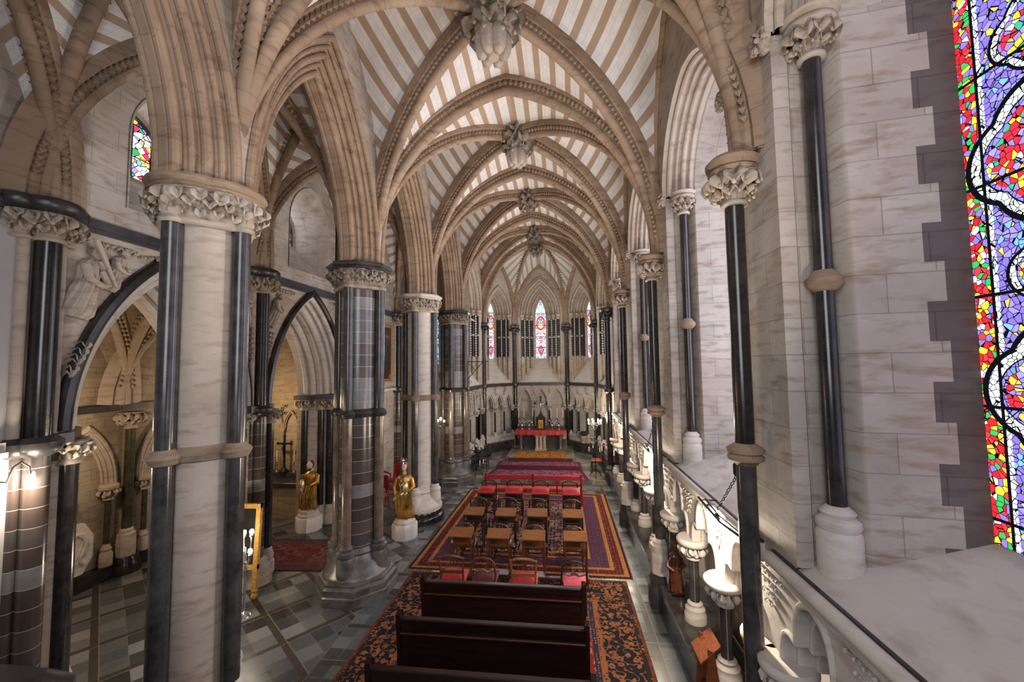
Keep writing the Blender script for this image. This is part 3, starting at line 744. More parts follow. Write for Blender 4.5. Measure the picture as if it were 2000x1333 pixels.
for i in range(-1, 3):
    ym = PY(i+.5); F = lambda u, d, z, ym=ym: (-6.0-d, ym+u, z)
    Fu = lambda u, d, z, ym=ym: (-6.06-d, ym+u, z)
    h = [window_upper(i)] if i in (0, 1) else []
    mb = MB(); wallface(mb, Fu, -1.73, 1.73, 6.02, 10.5, h); mb.build('wall_panel', 'ashlar', wl)
    if i in (0, 1):
        o = [(-1.42, 0)]+arc(1.42, CH, 3.42, 16)+[(1.42, 0)]
        mb = MB(); wallface(mb, F, -1.73, 1.73, 0, 6.02, [(o, 0)]); mb.build('wall_panel', 'carved', wl)
        mb = MB(); archloft(mb, F, rolls(1.42, -.02, 1.12, .36, 3)+[(1.10,.42)], CH, 3.42, None, 18)
        archloft(mb, F, [(1.10,.42),(1.10,.52)]+rolls(1.10, .52, .92, .84, 2)+[(.92,.95)], CH, 3.42, None, 18); mb.build('arch_moulding', 'white_stone', wl)
        mb = MB(); archloft(mb, F, [(1.54,.0),(1.54,-.05),(1.51,-.09),(1.45,-.10),(1.40,-.07),(1.395,0)], CH, 3.42, None, 22); mb.build('hood_mould', 'marble', wl)
        # jambs under the arch
        for sg in (-1, 1):
            X = lambda u, d: F(sg*u, d, 0)[:2]
            m1 = MB(); m2 = MB(); m3 = MB()
            for (u, d, r) in ((1.36, .02, .10), (1.23, .2, .10), (1.12, .40, .085), (.98, .78, .085)):
                cx, cy = X(u, d)
                m1.lathe(cx, cy, [(r, .5), (r, 3.0)], 14, cap=False)
                m2.lathe(cx, cy, [(r+.06, .0), (r+.06, .22), (r+.03, .26), (r+.045, .34), (r+.02, .42), (r, .5)], 14)
                capital(m3, cx, cy, 3.02, 3.28, r, r+.09, 8, .09)
            m1.build('jamb_shaft', 'marble', wl); m2.build('jamb_base', 'cream', wl); m3.build('jamb_capital', 'carved', wl)
            mb = MB(); mb.prism([(1.6, -.14), (1.42, -.14), (1.05, .26), (.90, .6), (.82, 1.0), (1.6, 1.0)], lambda u, zl, dp: F(sg*u, dp, zl), 3.28, 3.40)
            mb.build('jamb_abacus', 'marble_flat', wl)
            mb = MB(); mb.prism([(1.6, .12), (1.28, .14), (1.02, .52), (.99, 1.0), (1.6, 1.0)], lambda u, zl, dp: F(sg*u, dp, zl), 0, 3.28); mb.build('jamb', 'ashlar', wl)
    else:
        mb = MB(); wallface(mb, F, -1.73, 1.73, 0, 6.02, []); mb.build('wall_panel', 'plaster' if i == -1 else 'ashlar', wl)
mb = MB(); mb.box(-6.12, -5.93, .4, 14.9, 5.98, 6.10); mb.box(-6.1, -5.95, .4, 14.9, 5.93, 5.98); mb.build('string_course', 'marble_flat', wl)
mb = MB(); mb.box(-6.06, -5.9, .5, 3.72, 3.28, 3.38); mb.box(-6.06, -5.86, .5, 3.72, 3.22, 3.28); mb.box(-6.06, -5.9, 11.1, 14.9, 3.28, 3.38); mb.build('string_course', 'white_stone', wl)

# responds on the aisle wall
def make_respond():
    t = thing('wall_respond', '', 'column', (0,0,0), 'dark wall columns along the aisle')
    mb = MB(); mb.lathe(.08, 0, [(.112, .45), (.112, 3.2)], 20, cap=False)
    mb.lathe(.0, -.135, [(.05, .45), (.05, 3.2)], 12, cap=False); mb.lathe(.0, .135, [(.05, .45), (.05, 3.2)], 12, cap=False); mb.build('banded_shaft', 'marble_banded', t)
    mb = MB(); mb.lathe(.08, 0, [(.115, 3.4), (.115, 5.66)], 18, cap=False); mb.build('upper_shaft', 'marble', t)
    mb = MB()
    for s in (-1, 1): mb.lathe(.0, s*.17, [(.06, 3.4), (.06, 5.66)], 12, cap=False)
    mb.build('side_shaft', 'cream', t)
    mb = MB()
    for cx, cy, r in ((.08, 0, .115), (.0, -.145, .06), (.0, .145, .06)): mb.lathe(cx, cy, [(r+.01, 3.18), (r+.07, 3.22), (r+.1, 3.28), (r+.1, 3.34), (r+.04, 3.4)], 20)
    mb.build('shaft_ring', 'marble_flat', t)
    mb = MB(); capital(mb, .08, 0, 5.66, 5.96, .12, .24, 12, .11); capital(mb, .0, -.2, 5.66, 5.96, .07, .16, 8, .1); capital(mb, .0, .2, 5.66, 5.96, .07, .16, 8, .1)
    mb.build('capital', 'carved', t)
    mb = MB(); 
    for cx, cy, r in ((.08, 0, .27), (.0, -.22, .18), (.0, .22, .18)): mb.lathe(cx, cy, [(r-.03, 5.95), (r, 5.98), (r+.03, 6.03), (r+.03, 6.08), (r, 6.12)], 24)
    mb.build('abacus', 'marble_flat', t)
    mb = MB(); mb.lathe(.04, 0, [(.30, 0), (.30, .16), (.26, .2), (.26, .28), (.22, .32), (.21, .40), (.17, .44), (.15, .47)], 24); mb.build('base', 'cream', t)
    return t
r0 = make_respond(); r0.location = (-6.0, PY(0), 0); r0['label'] = 'tall banded marble wall column beside the lit wall lamp at the left edge'
dup(r0, (-6.0, PY(1), 0), label='banded marble wall column behind the gilt-framed easel picture')
dup(r0, (-6.0, PY(2), 0), label='dark wall column behind the golden bearded statue, by the red chairs')
dup(r0, (-6.0, PY(3), 0), label='dark wall column at the far end of the aisle')

# carved spandrels: robed figures in relief
def figure_relief(mb, o, s, lean, k):
    """robed half figure in relief on the plane x=-6: o=(y,z) hem, leaning sideways"""
    y0, z0 = o; X = -5.97
    def P(a, b, d=0): a *= .86; return (X+d*.8, y0+(a*cos(lean)+b*sin(lean))*s, z0+(-a*sin(lean)+b*cos(lean))*s)
    rows = []
    KP = ((0, .20, .05), (.08, .27, .10), (.2, .26, .12), (.4, .22, .13), (.62, .17, .13), (.72, .18, .13), (.8, .20, .12), (.88, .18, .10), (.94, .12, .08), (.99, .05, .05))
    for i in range(28):
        b = .99*i/27; j = max(q for q in range(len(KP)-1) if KP[q][0] <= b+1e-9); f = (b-KP[j][0])/(KP[j+1][0]-KP[j][0]); f = f*f*(3-2*f)
        w = KP[j][1]+(KP[j+1][1]-KP[j][1])*f; dp = KP[j][2]+(KP[j+1][2]-KP[j][2])*f
        rows.append([P(w*cos(a), b, dp*s*1.3*sin(a)*(1+.26*cos(11*a+b*5+k)*(1-b*.5)+.10*cos(4*a-9*b+k))) for a in [PI*q/40 for q in range(41)]])
    mb.grid(rows)
    mb.ell(P(.02, 1.07, .1*s), (.085*s, .075*s, .105*s), None, True); mb.ell(P(.02, 1.06, .185*s), (.022*s, .014*s, .026*s)); mb.ell(P(.02, 1.01, .15*s), (.04*s, .04*s, .035*s))
    for j in range(16):
        a = -.6+j*.29; mb.ell(P(.02+.088*cos(a), 1.085+.095*sin(a), .09*s+.02*s*(j % 2)), (.035*s, .026*s, .028*s), None)
    mb.tube([P(-.15, .84, .12*s), P(-.08, .62, .2*s), P(.14, .56, .22*s), P(.27, .62, .2*s)], [.07*s, .06*s, .045*s, .03*s], 12)
    mb.tube([P(.14, .82, .12*s), P(.26, .66, .17*s), P(.33, .72, .2*s)], [.065*s, .05*s, .03*s], 12)
def spandrel(name, label, base, figs, staff, leaves):
    t = thing(name, label, 'carving', (-6.0, base[0], base[1]))
    mb = MB()
    for k, (y, z, s, l) in enumerate(figs): figure_relief(mb, (y, z), s, l, k*1.7)
    mb.build('robed_figures', 'carved', t)
    if staff:
        mb = MB(); mb.tube([(-5.83, staff[0], staff[1]), (-5.80, staff[2], staff[3])], [.035, .018], 8); mb.build('staff', 'carved', t)
    mb = MB()
    for (y, z, s) in leaves: leaf(mb, (-5.99, y, z), (1,0,-.2), (0,0,1), s)
    mb.build('scroll_leaves', 'carved', t)
spandrel('spandrel_relief', 'carved relief of robed figures with a staff above the nearest dark-rimmed arch', (4.5, 4.5),
    [(4.33, 4.80, .80, .20), (4.68, 5.20, .52, .30)], (4.42, 5.80, 4.66, 5.22),
    [(4.27+.03*k, 4.1+.07*k, .10) for k in range(6)]+[(5.1+.1*k, 5.75+.02*k, .07) for k in range(6)]+[(4.6+.08*k, 5.80, .07) for k in range(6)])
spandrel('spandrel_relief', 'carved bowed robed figure above the second pointed arch, right of the near pier', (7.75, 4.9),
    [(7.74, 5.0, .66, .35)], None, [(7.7+.09*k, 5.82, .08) for k in range(9)]+[(7.66+.02*k, 4.4+.09*k, .08) for k in range(6)])
spandrel('spandrel_relief', 'leafy carved spandrel behind the near pier, above the first arch', (7.1, 5.3),
    [(7.1, 5.0, .6, -.3)], None, [(6.6+.09*k, 5.8, .09) for k in range(6)]+[(7.2, 4.3+.1*k, .09) for k in range(7)])
spandrel('spandrel_relief', 'small leafy spandrel carving between the second arch and the banded pier', (10.5, 5.3),
    [(10.45, 5.2, .55, -.3)], None, [(10.1+.09*k, 5.82, .09) for k in range(6)]+[(10.75, 4.4+.1*k, .09) for k in range(8)])

# ---- side chapel
mb = MB(); F = lambda u, d, z: (-9.1-d, u, z)
wallface(mb, F, 3.0, 11.4, 0, 3.5, []); wallface(mb, F, 3.0, 11.4, 3.5, 6.2, []); mb.build('chapel_wall', 'rubble', wl)
mb = MB(); mb.add([(-9.2,11.35,0),(-6.3,11.35,0),(-6.3,11.35,6.3),(-9.2,11.35,6.3)], [(0,1,2,3)]); mb.add([(-9.2,3.0,0),(-6.0,3.0,0),(-6.0,3.0,6.3),(-9.2,3.0,6.3)], [(0,1,2,3)])
mb.add([(-9.2,3,6.1),(-6,3,6.1),(-6,11.4,6.1),(-9.2,11.4,6.1)], [(0,1,2,3)]); mb.build('chapel_end_wall', 'rubble', wl)
mb = MB(); mb.box(-9.12, -9.0, 3.1, 11.3, 3.34, 3.43); mb.box(-9.12, -9.03, 3.1, 11.3, 3.30, 3.34); mb.build('string_course', 'marble_flat', wl)
mb = MB(); mb.box(-9.12, -8.93, 3.1, 11.3, 0, .28); mb.build('chapel_plinth', 'marble', wl)
def chapel_shaft():
    t = thing('chapel_shaft', '', 'column', (0,0,0), 'slender green shafts on the side chapel wall')
    mb = MB(); mb.lathe(0, 0, [(.085, .85), (.085, 2.9)], 16, cap=False); mb.build('shaft', 'marble_green', t)
    mb = MB(); capital(mb, 0, 0, 2.93, 3.26, .09, .24, 12, .12); mb.build('capital', 'cream', t)
    mb = MB(); mb.lathe(0, 0, [(.165, .32), (.165, .68), (.15, .72), (.16, .76), (.12, .80), (.12, .84), (.085, .88)], 8, ph=PI/8); mb.build('base', 'cream', t)
    mb = MB(); mb.lathe(0, 0, [(.26, 0), (.26, .18), (.23, .22), (.23, .27), (.19, .33)], 20); mb.build('plinth', 'marble', t)
    return t
cs = chapel_shaft(); cs.location = (-8.98, 7.6, 0); cs['label'] = 'slender green marble shaft with leafy capital, between two pointed wall niches'
dup(cs, (-8.98, 4.15, 0), label='green marble wall shaft hidden behind the left wall column')
dup(cs, (-8.98, 11.05, 0), label='green marble shaft in the far corner of the side chapel')
def niche(y, label):
    t = thing('wall_niche', label, 'niche', (-9.1, y, .3), 'pointed blind niches in the side chapel wall')
    F = lambda u, d, z: (-9.02-d, y+u, z)
    mb = MB(); archloft(mb, F, [(.56,.07),(.56,0),(.50,-.04)]+rolls(.48, -.02, .30, .1, 3), 1.05, 1.86, None, 12); mb.build('niche_arch', 'cream', t)
    for s in (-1, 1):
        mb = MB(); cx, cy, _ = F(s*.38, -.02, 0); mb.lathe(cx, cy, [(.05, .68), (.05, 1.55)], 12, cap=False); mb.build('colonnette', 'marble_green', t)
        mb = MB(); capital(mb, cx, cy, 1.57, 1.78, .055, .14, 8, .07); mb.lathe(cx, cy, [(.15,1.77),(.16,1.8),(.16,1.84),(.13,1.87)], 16); mb.build('capital', 'cream', t)
        mb = MB(); mb.lathe(cx, cy, [(.11, .28), (.11, .5), (.08, .56), (.09, .6), (.06, .66), (.05, .7)], 12); mb.build('base', 'cream', t)
niche(6.86, 'pointed wall niche around the pale carved tablet'); niche(8.34, 'pointed wall niche just left of the near pier, behind it')
t = thing('carved_tablet', 'pale octagonal stone tablet carved in relief, leaning in the pointed niche', 'plaque', (-8.9, 6.66, .3))
mb = MB(); F = lambda u, d, z: (-8.88-d, 6.66+u, z)
mb.prism([(.27*cos(a)*1.05, .82+.50*sin(a)) for a in [PI/8+k*PI/4 for k in range(8)]], F, 0, .1); mb.build('slab', 'white_stone', t)
mb = MB()
for k in range(16):
    a = k*1.1; mb.tube([F(.13*cos(a+q*.5), -.01, .82+.3*sin(a*.7+q*.5)) for q in range(4)], [.02, .035, .03, .012], 6)
mb.build('relief', 'white_stone', t)

# chapel altar with its crucifix
t = thing('side_altar', 'stone side altar with black ledge at the end of the side chapel', 'altar', (-8.1, 10.9, 0))
mb = MB(); mb.bbox(-8.66, -7.2, 10.55, 11.3, 0, .85, .02); mb.build('altar_block', 'rubble', t)
mb = MB(); mb.bbox(-8.70, -7.16, 10.48, 11.3, .85, .98, .015); mb.bbox(-8.62, -7.2, 11.0, 11.3, .98, 1.12, .01); mb.build('altar_slab', 'marble_flat', t)
t = thing('blind_arcade', 'brown carved gothic arches on the wall behind the side altar', 'wall arcade', (-8.1, 11.33, 1.2))
Fb = lambda u, d, z: (-7.95+u, 11.3+d, z)
mb = MB()
for k in range(-2, 3):
    G = lambda u, d, z, k=k: Fb(u+k*.5, d, z); archloft(mb, G, [(.25,.02),(.25,-.05)]+rolls(.24, -.06, .17, .0, 2), .45, 2.35, None, 8)
    for s in (-1, 1): cx, cy, _ = G(s*.24, -.03, 0); mb.lathe(cx, cy, [(.03, 1.2), (.03, 2.2), (.06, 2.3), (.06, 2.36)], 8)
for k in range(-2, 2):
    for q in range(5): leaf(mb, Fb(k*.5+.25+random.uniform(-.1,.1), -.02, 2.72+q*.07), (0,-1,0), (0,0,1), .07)
mb.build('arches', 'rubble', t)
def candlestick(label, loc, h, mat, hc, group, cat='candlestick', s=1.0):
    t = thing('candlestick', label, cat, loc, group)
    x, y, z = loc
    mb = MB(); mb.lathe(x, y, [(r*s, z+q*h) for r, q in ((.055,0),(.05,.05),(.02,.15),(.014,.3),(.028,.38),(.013,.46),(.012,.68),(.022,.76),(.012,.84),(.034,.95),(.036,1.0))], 12); mb.build('stick', mat, t)
    mb = MB(); mb.lathe(x, y, [(.012*s+.002, z+h), (.012*s+.002, z+h+hc), (.002, z+h+hc+.01)], 8); mb.build('candle', 'candle', t)
    return t
for k, (x, w) in enumerate(((-8.56, 'leftmost of the five on the side altar'), (-8.40, 'second from the left on the side altar'), (-8.26, 'just left of the dark crucifix on the side altar'), (-7.72, 'right of the dark crucifix on the side altar'), (-7.55, 'rightmost on the side altar'))):
    candlestick('silver candlestick with pale candle, '+w, (x, 11.12, 1.12), .28, 'silver', .32, 'candlesticks on the side altar', s=.9)
def crucifix(label, loc, h, m1, m2, s=1):
    x, y, z = loc
    t = thing('crucifix', label, 'crucifix', loc)
    mb = MB(); mb.lathe(x, y, [(.11*s, z), (.11*s, z+.03*s), (.07*s, z+.06*s), (.03*s, z+.12*s), (.022*s, z+.22*s), (.035*s, z+.26*s), (.02*s, z+.3*s)], 12); mb.build('foot', m1, t)
    mb = MB(); w = .022*s; mb.bbox(x-w, x+w, y-w*.6, y+w*.6, z+.28*s, z+h, .004); mb.bbox(x-h*.2, x+h*.2, y-w*.6, y+w*.6, z+h*.78-w, z+h*.78+w, .004)
    for a, b in ((-h*.2, h*.78), (h*.2, h*.78), (0, h)): mb.ell((x+a, y, z+b), (w*1.7, w, w*1.7))
    mb.build('cross', m1, t)
    mb = MB(); c = z+h*.78; q = h*.13
    mb.tube([(x-q*1.3, y-w, c+.01), (x-q*.5, y-w*1.3, c-.012*s), (x, y-w*1.5, c-.02*s), (x+q*.5, y-w*1.3, c-.012*s), (x+q*1.3, y-w, c+.01)], [.007*s, .011*s, .018*s, .011*s, .007*s], 6)
    mb.tube([(x, y-w*1.5, c), (x, y-w*1.6, c-q*.8), (x, y-w*1.8, c-q*1.6), (x, y-w*1.4, c-q*2.6)], [.022*s, .019*s, .016*s, .008*s], 8); mb.ell((x+.005, y-w*1.9, c+.028*s), (.017*s,)*3); mb.build('figure', m2, t)
crucifix('dark standing crucifix on the side altar', (-7.98, 11.05, 1.12), 1.05, 'iron', 'iron', 1.2)
# black hanging corbels beside the second arch
t = thing('carved_corbel', 'black scaly tapering corbel hanging beside the second arch', 'corbel', (-5.98, 10.55, 3.3))
mb = MB()
for k in range(7):
    r = .25-.03*k; mb.lathe(-6.0, 10.62, [(r, 3.3-.17*k), (r*.95, 3.3-.17*k-.1), (r*.7, 3.3-.17*k-.17)], 12)
    leafring(mb, -6.0, 10.62, r*.7, 3.22-.17*k, max(5, 11-k), .085-.006*k)
mb.build('corbel', 'marble', t)

# ---- aisle east end
we = structure('wall_back')
F = lambda u, d, z: (-4.95+u, 14.9+d, z)
o = [(-.42, 4.2)]+arc(.42, .5, 6.0, 8)+[(.42, 4.2)]
mb = MB(); wallface(mb, F, -1.2, 1.6, 0, 10.5, [(o, 4.2)]); archloft(mb, F, [(.42,0),(.40,.3)], .5, 6.0, 4.2, 8); mb.build('wall_panel', 'ashlar', we)
wn_ = structure('window_30', (-4.95, 15.2, 4.2)); glass(F, .40, .3, .5, 6.0, 4.2, 'glass_blue', wn_)
# west end behind the camera; its glowing window is added as fill light
F = lambda u, d, z: (XA+u, -1.6-d, z)
o = [(-1.6, 3.6)]+arc(1.6, .8, 6.6, 12)+[(1.6, 3.6)]
ww = structure('wall_front')
mb = MB(); wallface(mb, F, -8.3, 4.1, 0, 10.5, [(o, 3.6)]); archloft(mb, F, [(1.6,0),(1.5,.3)], .8, 6.6, 3.6, 12); mb.build('wall_panel', 'ashlar', ww)
wn_ = structure('window_31', (XA, -1.8, 3.6)); glass(F, 1.5, .2, .8, 6.6, 3.6, 'glass_fill', wn_)

# ------------------------------------------------------------------ right wall
wr = structure('wall_right')
def lerp(a, b, t): return a+(b-a)*t
def quad(p0, p1, p2, n=5): return [((1-t)**2*p0[0]+2*t*(1-t)*p1[0]+t*t*p2[0], (1-t)**2*p0[1]+2*t*(1-t)*p1[1]+t*t*p2[1]) for t in [i/n for i in range(n+1)]]
def trefoil(w, zs, k=1.0):
    L = quad((-w, zs), (-w, zs+.80*w*k), (-.50*w, zs+.60*w*k), 6)+quad((-.50*w, zs+.60*w*k), (-.54*w, zs+1.42*w*k), (0, zs+1.5*w*k), 7)[1:]
    return L+[(-u, z) for u, z in reversed(L[:-1])]
def trefloft(mb, F, prof, zs, n=0):
    pts = [[F(u, d, z) for u, z in trefoil(w, zs)] for w, d in prof]
    for i in range(len(pts)-1): mb.grid([pts[i], pts[i+1]])

def right_window(i, ym):
    F = lambda u, d, z: (1.86+d, ym+u, z)
    wn_ = structure('window_%d' % (i+2), (3.0, ym, 2.86)); c = .12; ZW = 6.95
    # jamb from the face to the nook, then the splayed reveal with its dark quoins
    for sg in (-1, 1):
        mb = MB()
        pr = [(1.30,0),(1.285,.03),(1.285,.12),(1.31,.14),(1.31,.24),(1.33,.27),(1.33,.37),(1.12,.40),(1.10,.42)]
        mb.grid([[F(sg*w, d, 2.5) for w, d in pr], [F(sg*w, d, ZW) for w, d in pr]], [[(q*.1, 2.5) for q in range(len(pr))], [(q*.1, ZW) for q in range(len(pr))]])
        rows = 15; h = (ZW-2.5)/rows
        for k in range(rows+4):
            z0 = 2.5+k*h; z1 = z0+h
            dq = .98 if k % 2 else .86
            if k >= rows: continue
            def W(d): return 1.10+(1.0-1.10)*(d-.42)/.73
            for (a, b, m_) in ((.42, dq, 0), (dq, 1.15, 1)):
                mb.add([F(sg*W(a), a, z0), F(sg*W(b), b, z0), F(sg*W(b), b, z1), F(sg*W(a), a, z1)], [(0,1,2,3)], [(a, z0), (b, z0), (b, z1), (a, z1)], m_)
        mb.build('window_reveal', ['ashlar', 'ashlar_quoin'], wn_)
    mb = MB()
    archloft(mb, F, [(1.33,0),(1.33,-.05),(1.26,-.06),(1.24,0)]+rolls(1.25, .0, 1.10, .40, 4)+[(1.10,.42)], c, ZW, None, 14); mb.build('window_arch', 'cream', wn_)
    mb = MB(); archloft(mb, F, [(1.10,.42),(1.0,1.15)], c, ZW, None, 14); mb.build('window_head', 'ashlar', wn_)
    glass(F, 1.0, 1.14, c, ZW, 2.86, 'glass_big', wn_, 12)
    mb = MB(); mb.add([F(-1.33,0,2.46),F(1.33,0,2.46),F(1.33,.10,2.5),F(-1.33,.10,2.5)], [(0,1,2,3)])
    mb.add([F(-1.33,.10,2.5),F(1.33,.10,2.5),F(1.0,1.16,2.86),F(-1.0,1.16,2.86)], [(0,1,2,3)]); mb.build('window_sill', 'white_stone', wn_)
    # carved stops of the hood
    for sg in (-1, 1):
        mb = MB(); p = F(sg*1.34, -.03, ZW-.02)
        for k in range(9):
            a = k*2.4; leaf(mb, (p[0]-.02, p[1]+.05*cos(a), p[2]+.06*sin(a)), (-1, .5*cos(a), .5*sin(a)), (0,0,1), .075)
        mb.ell(p, (.07,.08,.09)); mb.build('hood_stop', 'carved', wn_)
    for sg in (-1, 1):
        cx, cy, _ = F(sg*1.20, .26, 0)
        mb = MB(); mb.lathe(cx, cy, [(.066, 2.98), (.066, 6.62)], 18, cap=False); mb.build('jamb_shaft', 'marble', wn_)
        mb = MB(); mb.lathe(cx, cy, [(.066, 4.70), (.10, 4.72), (.125, 4.76), (.125, 4.80), (.09, 4.84), (.066, 4.87)], 20); mb.build('jamb_ring', 'rib', wn_)
        mb = MB(); mb.lathe(cx, cy, [(.15, 2.45), (.15, 2.82), (.135, 2.85), (.15, 2.88), (.145, 2.92), (.11, 2.95), (.12, 2.98), (.08, 3.02), (.066, 3.03)], 24); mb.build('jamb_base', 'white_stone', wn_)
        mb = MB(); capital(mb, cx, cy, 6.64, 6.88, .068, .16, 11, .085); mb.lathe(cx, cy, [(.15, 6.865), (.185, 6.88), (.19, 6.91), (.165, 6.93), (.20, 6.95), (.21, 6.98), (.18, 7.0)], 24); mb.build('jamb_capital', 'carved', wn_)
    return ([(-1.30, 2.46)]+arc(1.30, c, ZW, 14)+[(1.30, 2.46)], 2.46)

for i in range(-1, 3):
    ym = PY(i+.5); F = lambda u, d, z, ym=ym: (1.86+d, ym+u, z)
    h = right_window(i, ym)
    mb = MB(); wallface(mb, F, -1.73, 1.73, 2.42, 10.5, [h]); mb.build('wall_panel', 'ashlar', wr)
    # wall rib of the vault
    G = lambda u, d, z, ym=ym: (1.86-d, ym+u, z)
    mb = MB(); archloft(mb, G, [(1.73,0),(1.70,.10),(1.66,.13),(1.60,.10),(1.58,.04),(1.52,.03),(1.50,0)], 1.48, ZS+1.5, ZS, 18); mb.build('wall_rib', 'rib', wr)
    # lower arcade
    W0 = .47; ZT = 1.60; hs = []
    for k in (-1, 0, 1): hs.append(([(k*1.13-W0, .44)]+shift(trefoil(W0, ZT), k*1.13)+[(k*1.13+W0, .44)], .44))
    mb = MB(); wallface(mb, F, -1.73, 1.73, .44, 2.42, hs)
    mb.add([F(-1.73,.5,.4),F(1.73,.5,.4),F(1.73,.5,2.42),F(-1.73,.5,2.42)], [(0,1,2,3)]); mb.build('wall_dado', 'white_stone', wr)
    mb = MB(); mb.tube([F(-1.62, -.06, 2.43), F(1.62, -.06, 2.43)], .055, 12); mb.prism([(0,0)]*0 or [(-.0, 2.36), (-.0, 2.30)] if False else [(-1.64, 2.30), (1.64, 2.30), (1.64, 2.47), (-1.64, 2.47)], F, -.05, .02); mb.build('sill_rail', 'white_stone', wr)
    mb = MB(); mb.box(1.83, 1.855, ym-1.64, ym+1.64, 2.465, 2.49); mb.build('rail_joint', 'marble', wr)
    mb = MB(); mb.bbox(1.62, 2.4, ym-1.73, ym+1.73, 0, .40, .02); mb.bbox(1.59, 2.4, ym-1.73, ym+1.73, .34, .44, .015); mb.build('stone_bench', 'marble_grey', wr)
    mb = MB()
    for k in range(-1, 3):
        for q in range(5):
            zz = 1.98+q*.085; wd = .085
            for e in range(1+q+(q > 2)): leaf(mb, F((k-.5)*1.13+(e-(q+(q > 2))/2)*wd, -.005, zz), (-1,0,-.1), (.0,.5*sin(e*2+q),1), .036 if i >= 0 else .028)
    mb.build('spandrel_leaves', 'white_stone', wr)
    ar = thing('wall_arcade', ['three cusped stone arches on colonnettes right beside the camera gallery', 'three cusped stone arches holding the dark painting, between the two nearest right columns', 'cusped stone arches in the second bay of the right wall', 'cusped stone arches of the farthest nave bay on the right'][i+1], 'wall arcade', (1.86, ym, .44), 'cusped blind arches below the right wall windows')
    for k in (-1, 0, 1):
        mb = MB(); G = lambda u, d, z, k=k: F(u+k*1.13, d, z)
        pf = []
        for q in range(3):
            w_ = W0+.01-q*.062; d_ = -.03+q*.11
            pf += [(w_, d_+.03), (w_-.004, d_+.008), (w_-.016, d_), (w_-.036, d_), (w_-.048, d_+.008), (w_-.052, d_+.03), (w_-.052, d_+.10)]
        trefloft(mb, G, pf+[(W0-.20, .32), (W0-.20, .40)], ZT); mb.build('cusped_arch', 'white_stone', ar)
    for k in range(4):
        u = (k-1.5)*1.13; u = max(-1.56, min(1.56, u)); cx, cy, _ = F(u, .02, 0)
        col = MB(); col.lathe(cx, cy, [(.068, .70), (.068, 1.30)], 16, cap=False); c_ = col.build('colonnette', 'marble_grey', ar)
        mb = MB(); capital(mb, cx, cy, 1.32, 1.52, .07, .16, 10, .075); mb.lathe(cx, cy, [(.16,1.505),(.21,1.52),(.225,1.55),(.225,1.59),(.2,1.61)], 24); mb.build('capital', 'white_stone', c_)
        mb = MB(); mb.lathe(cx, cy, [(.15, .44), (.15, .54), (.135, .56), (.135, .62), (.10, .66), (.105, .69), (.07, .72)], 22); mb.build('base', 'white_stone', c_)

# responds of the vault on the right wall
def make_right():
    t = thing('vault_shaft', '', 'column', (0,0,0), 'tall dark vaulting shafts along the right wall')
    mb = MB(); mb.lathe(0, 0, [(.083, 3.32), (.083, 5.62)], 20, cap=False); mb.build('upper_shaft', 'marble', t)
    mb = MB(); mb.lathe(0, 0, [(.083, 1.08), (.083, 3.24)], 20, cap=False); mb.build('lower_shaft', 'marble_grey', t)
    mb = MB(); mb.lathe(0, 0, [(.083, 3.20), (.10, 3.215), (.11, 3.23), (.15, 3.25), (.155, 3.28), (.13, 3.30), (.155, 3.32), (.16, 3.35), (.13, 3.37), (.083, 3.40)], 24); mb.build('shaft_ring', 'rib', t)
    mb = MB(); capital(mb, 0, 0, 5.64, 5.93, .085, .20, 13, .11); mb.build('capital', 'carved', t)
    mb = MB(); mb.lathe(0, 0, [(.18, 5.91), (.215, 5.93), (.22, 5.96), (.19, 5.98), (.235, 6.01), (.24, 6.05), (.2, 6.09)], 26); mb.build('abacus', 'rib', t)
    mb = MB(); mb.lathe(0, 0, [(.17, .52), (.17, .88)], 8, ph=PI/8); mb.lathe(0, 0, [(.155, .86), (.16, .92), (.175, .95), (.17, 1.0), (.13, 1.03), (.135, 1.06), (.085, 1.11)], 22); mb.build('base', 'white_stone', t)
    mb = MB(); mb.lathe(0, 0, [(.24, 0), (.24, .26), (.21, .30), (.21, .44), (.185, .48), (.185, .53)], 8, ph=PI/8); mb.build('plinth', 'marble_flat', t)
    return t
rs_ = make_right(); rs_.location = (1.69, PY(0), 0); rs_['label'] = 'nearest tall dark wall shaft with leafy capital, beside the gallery at the right'
dup(rs_, (1.69, PY(1), 0), label='second tall dark wall shaft on the right, beside the brown statue')
dup(rs_, (1.69, PY(2), 0), label='third tall dark wall shaft on the right, level with the red bench')
dup(rs_, (1.69, PY(-1), 0), label='tall dark wall shaft beside the gallery, out of the picture')
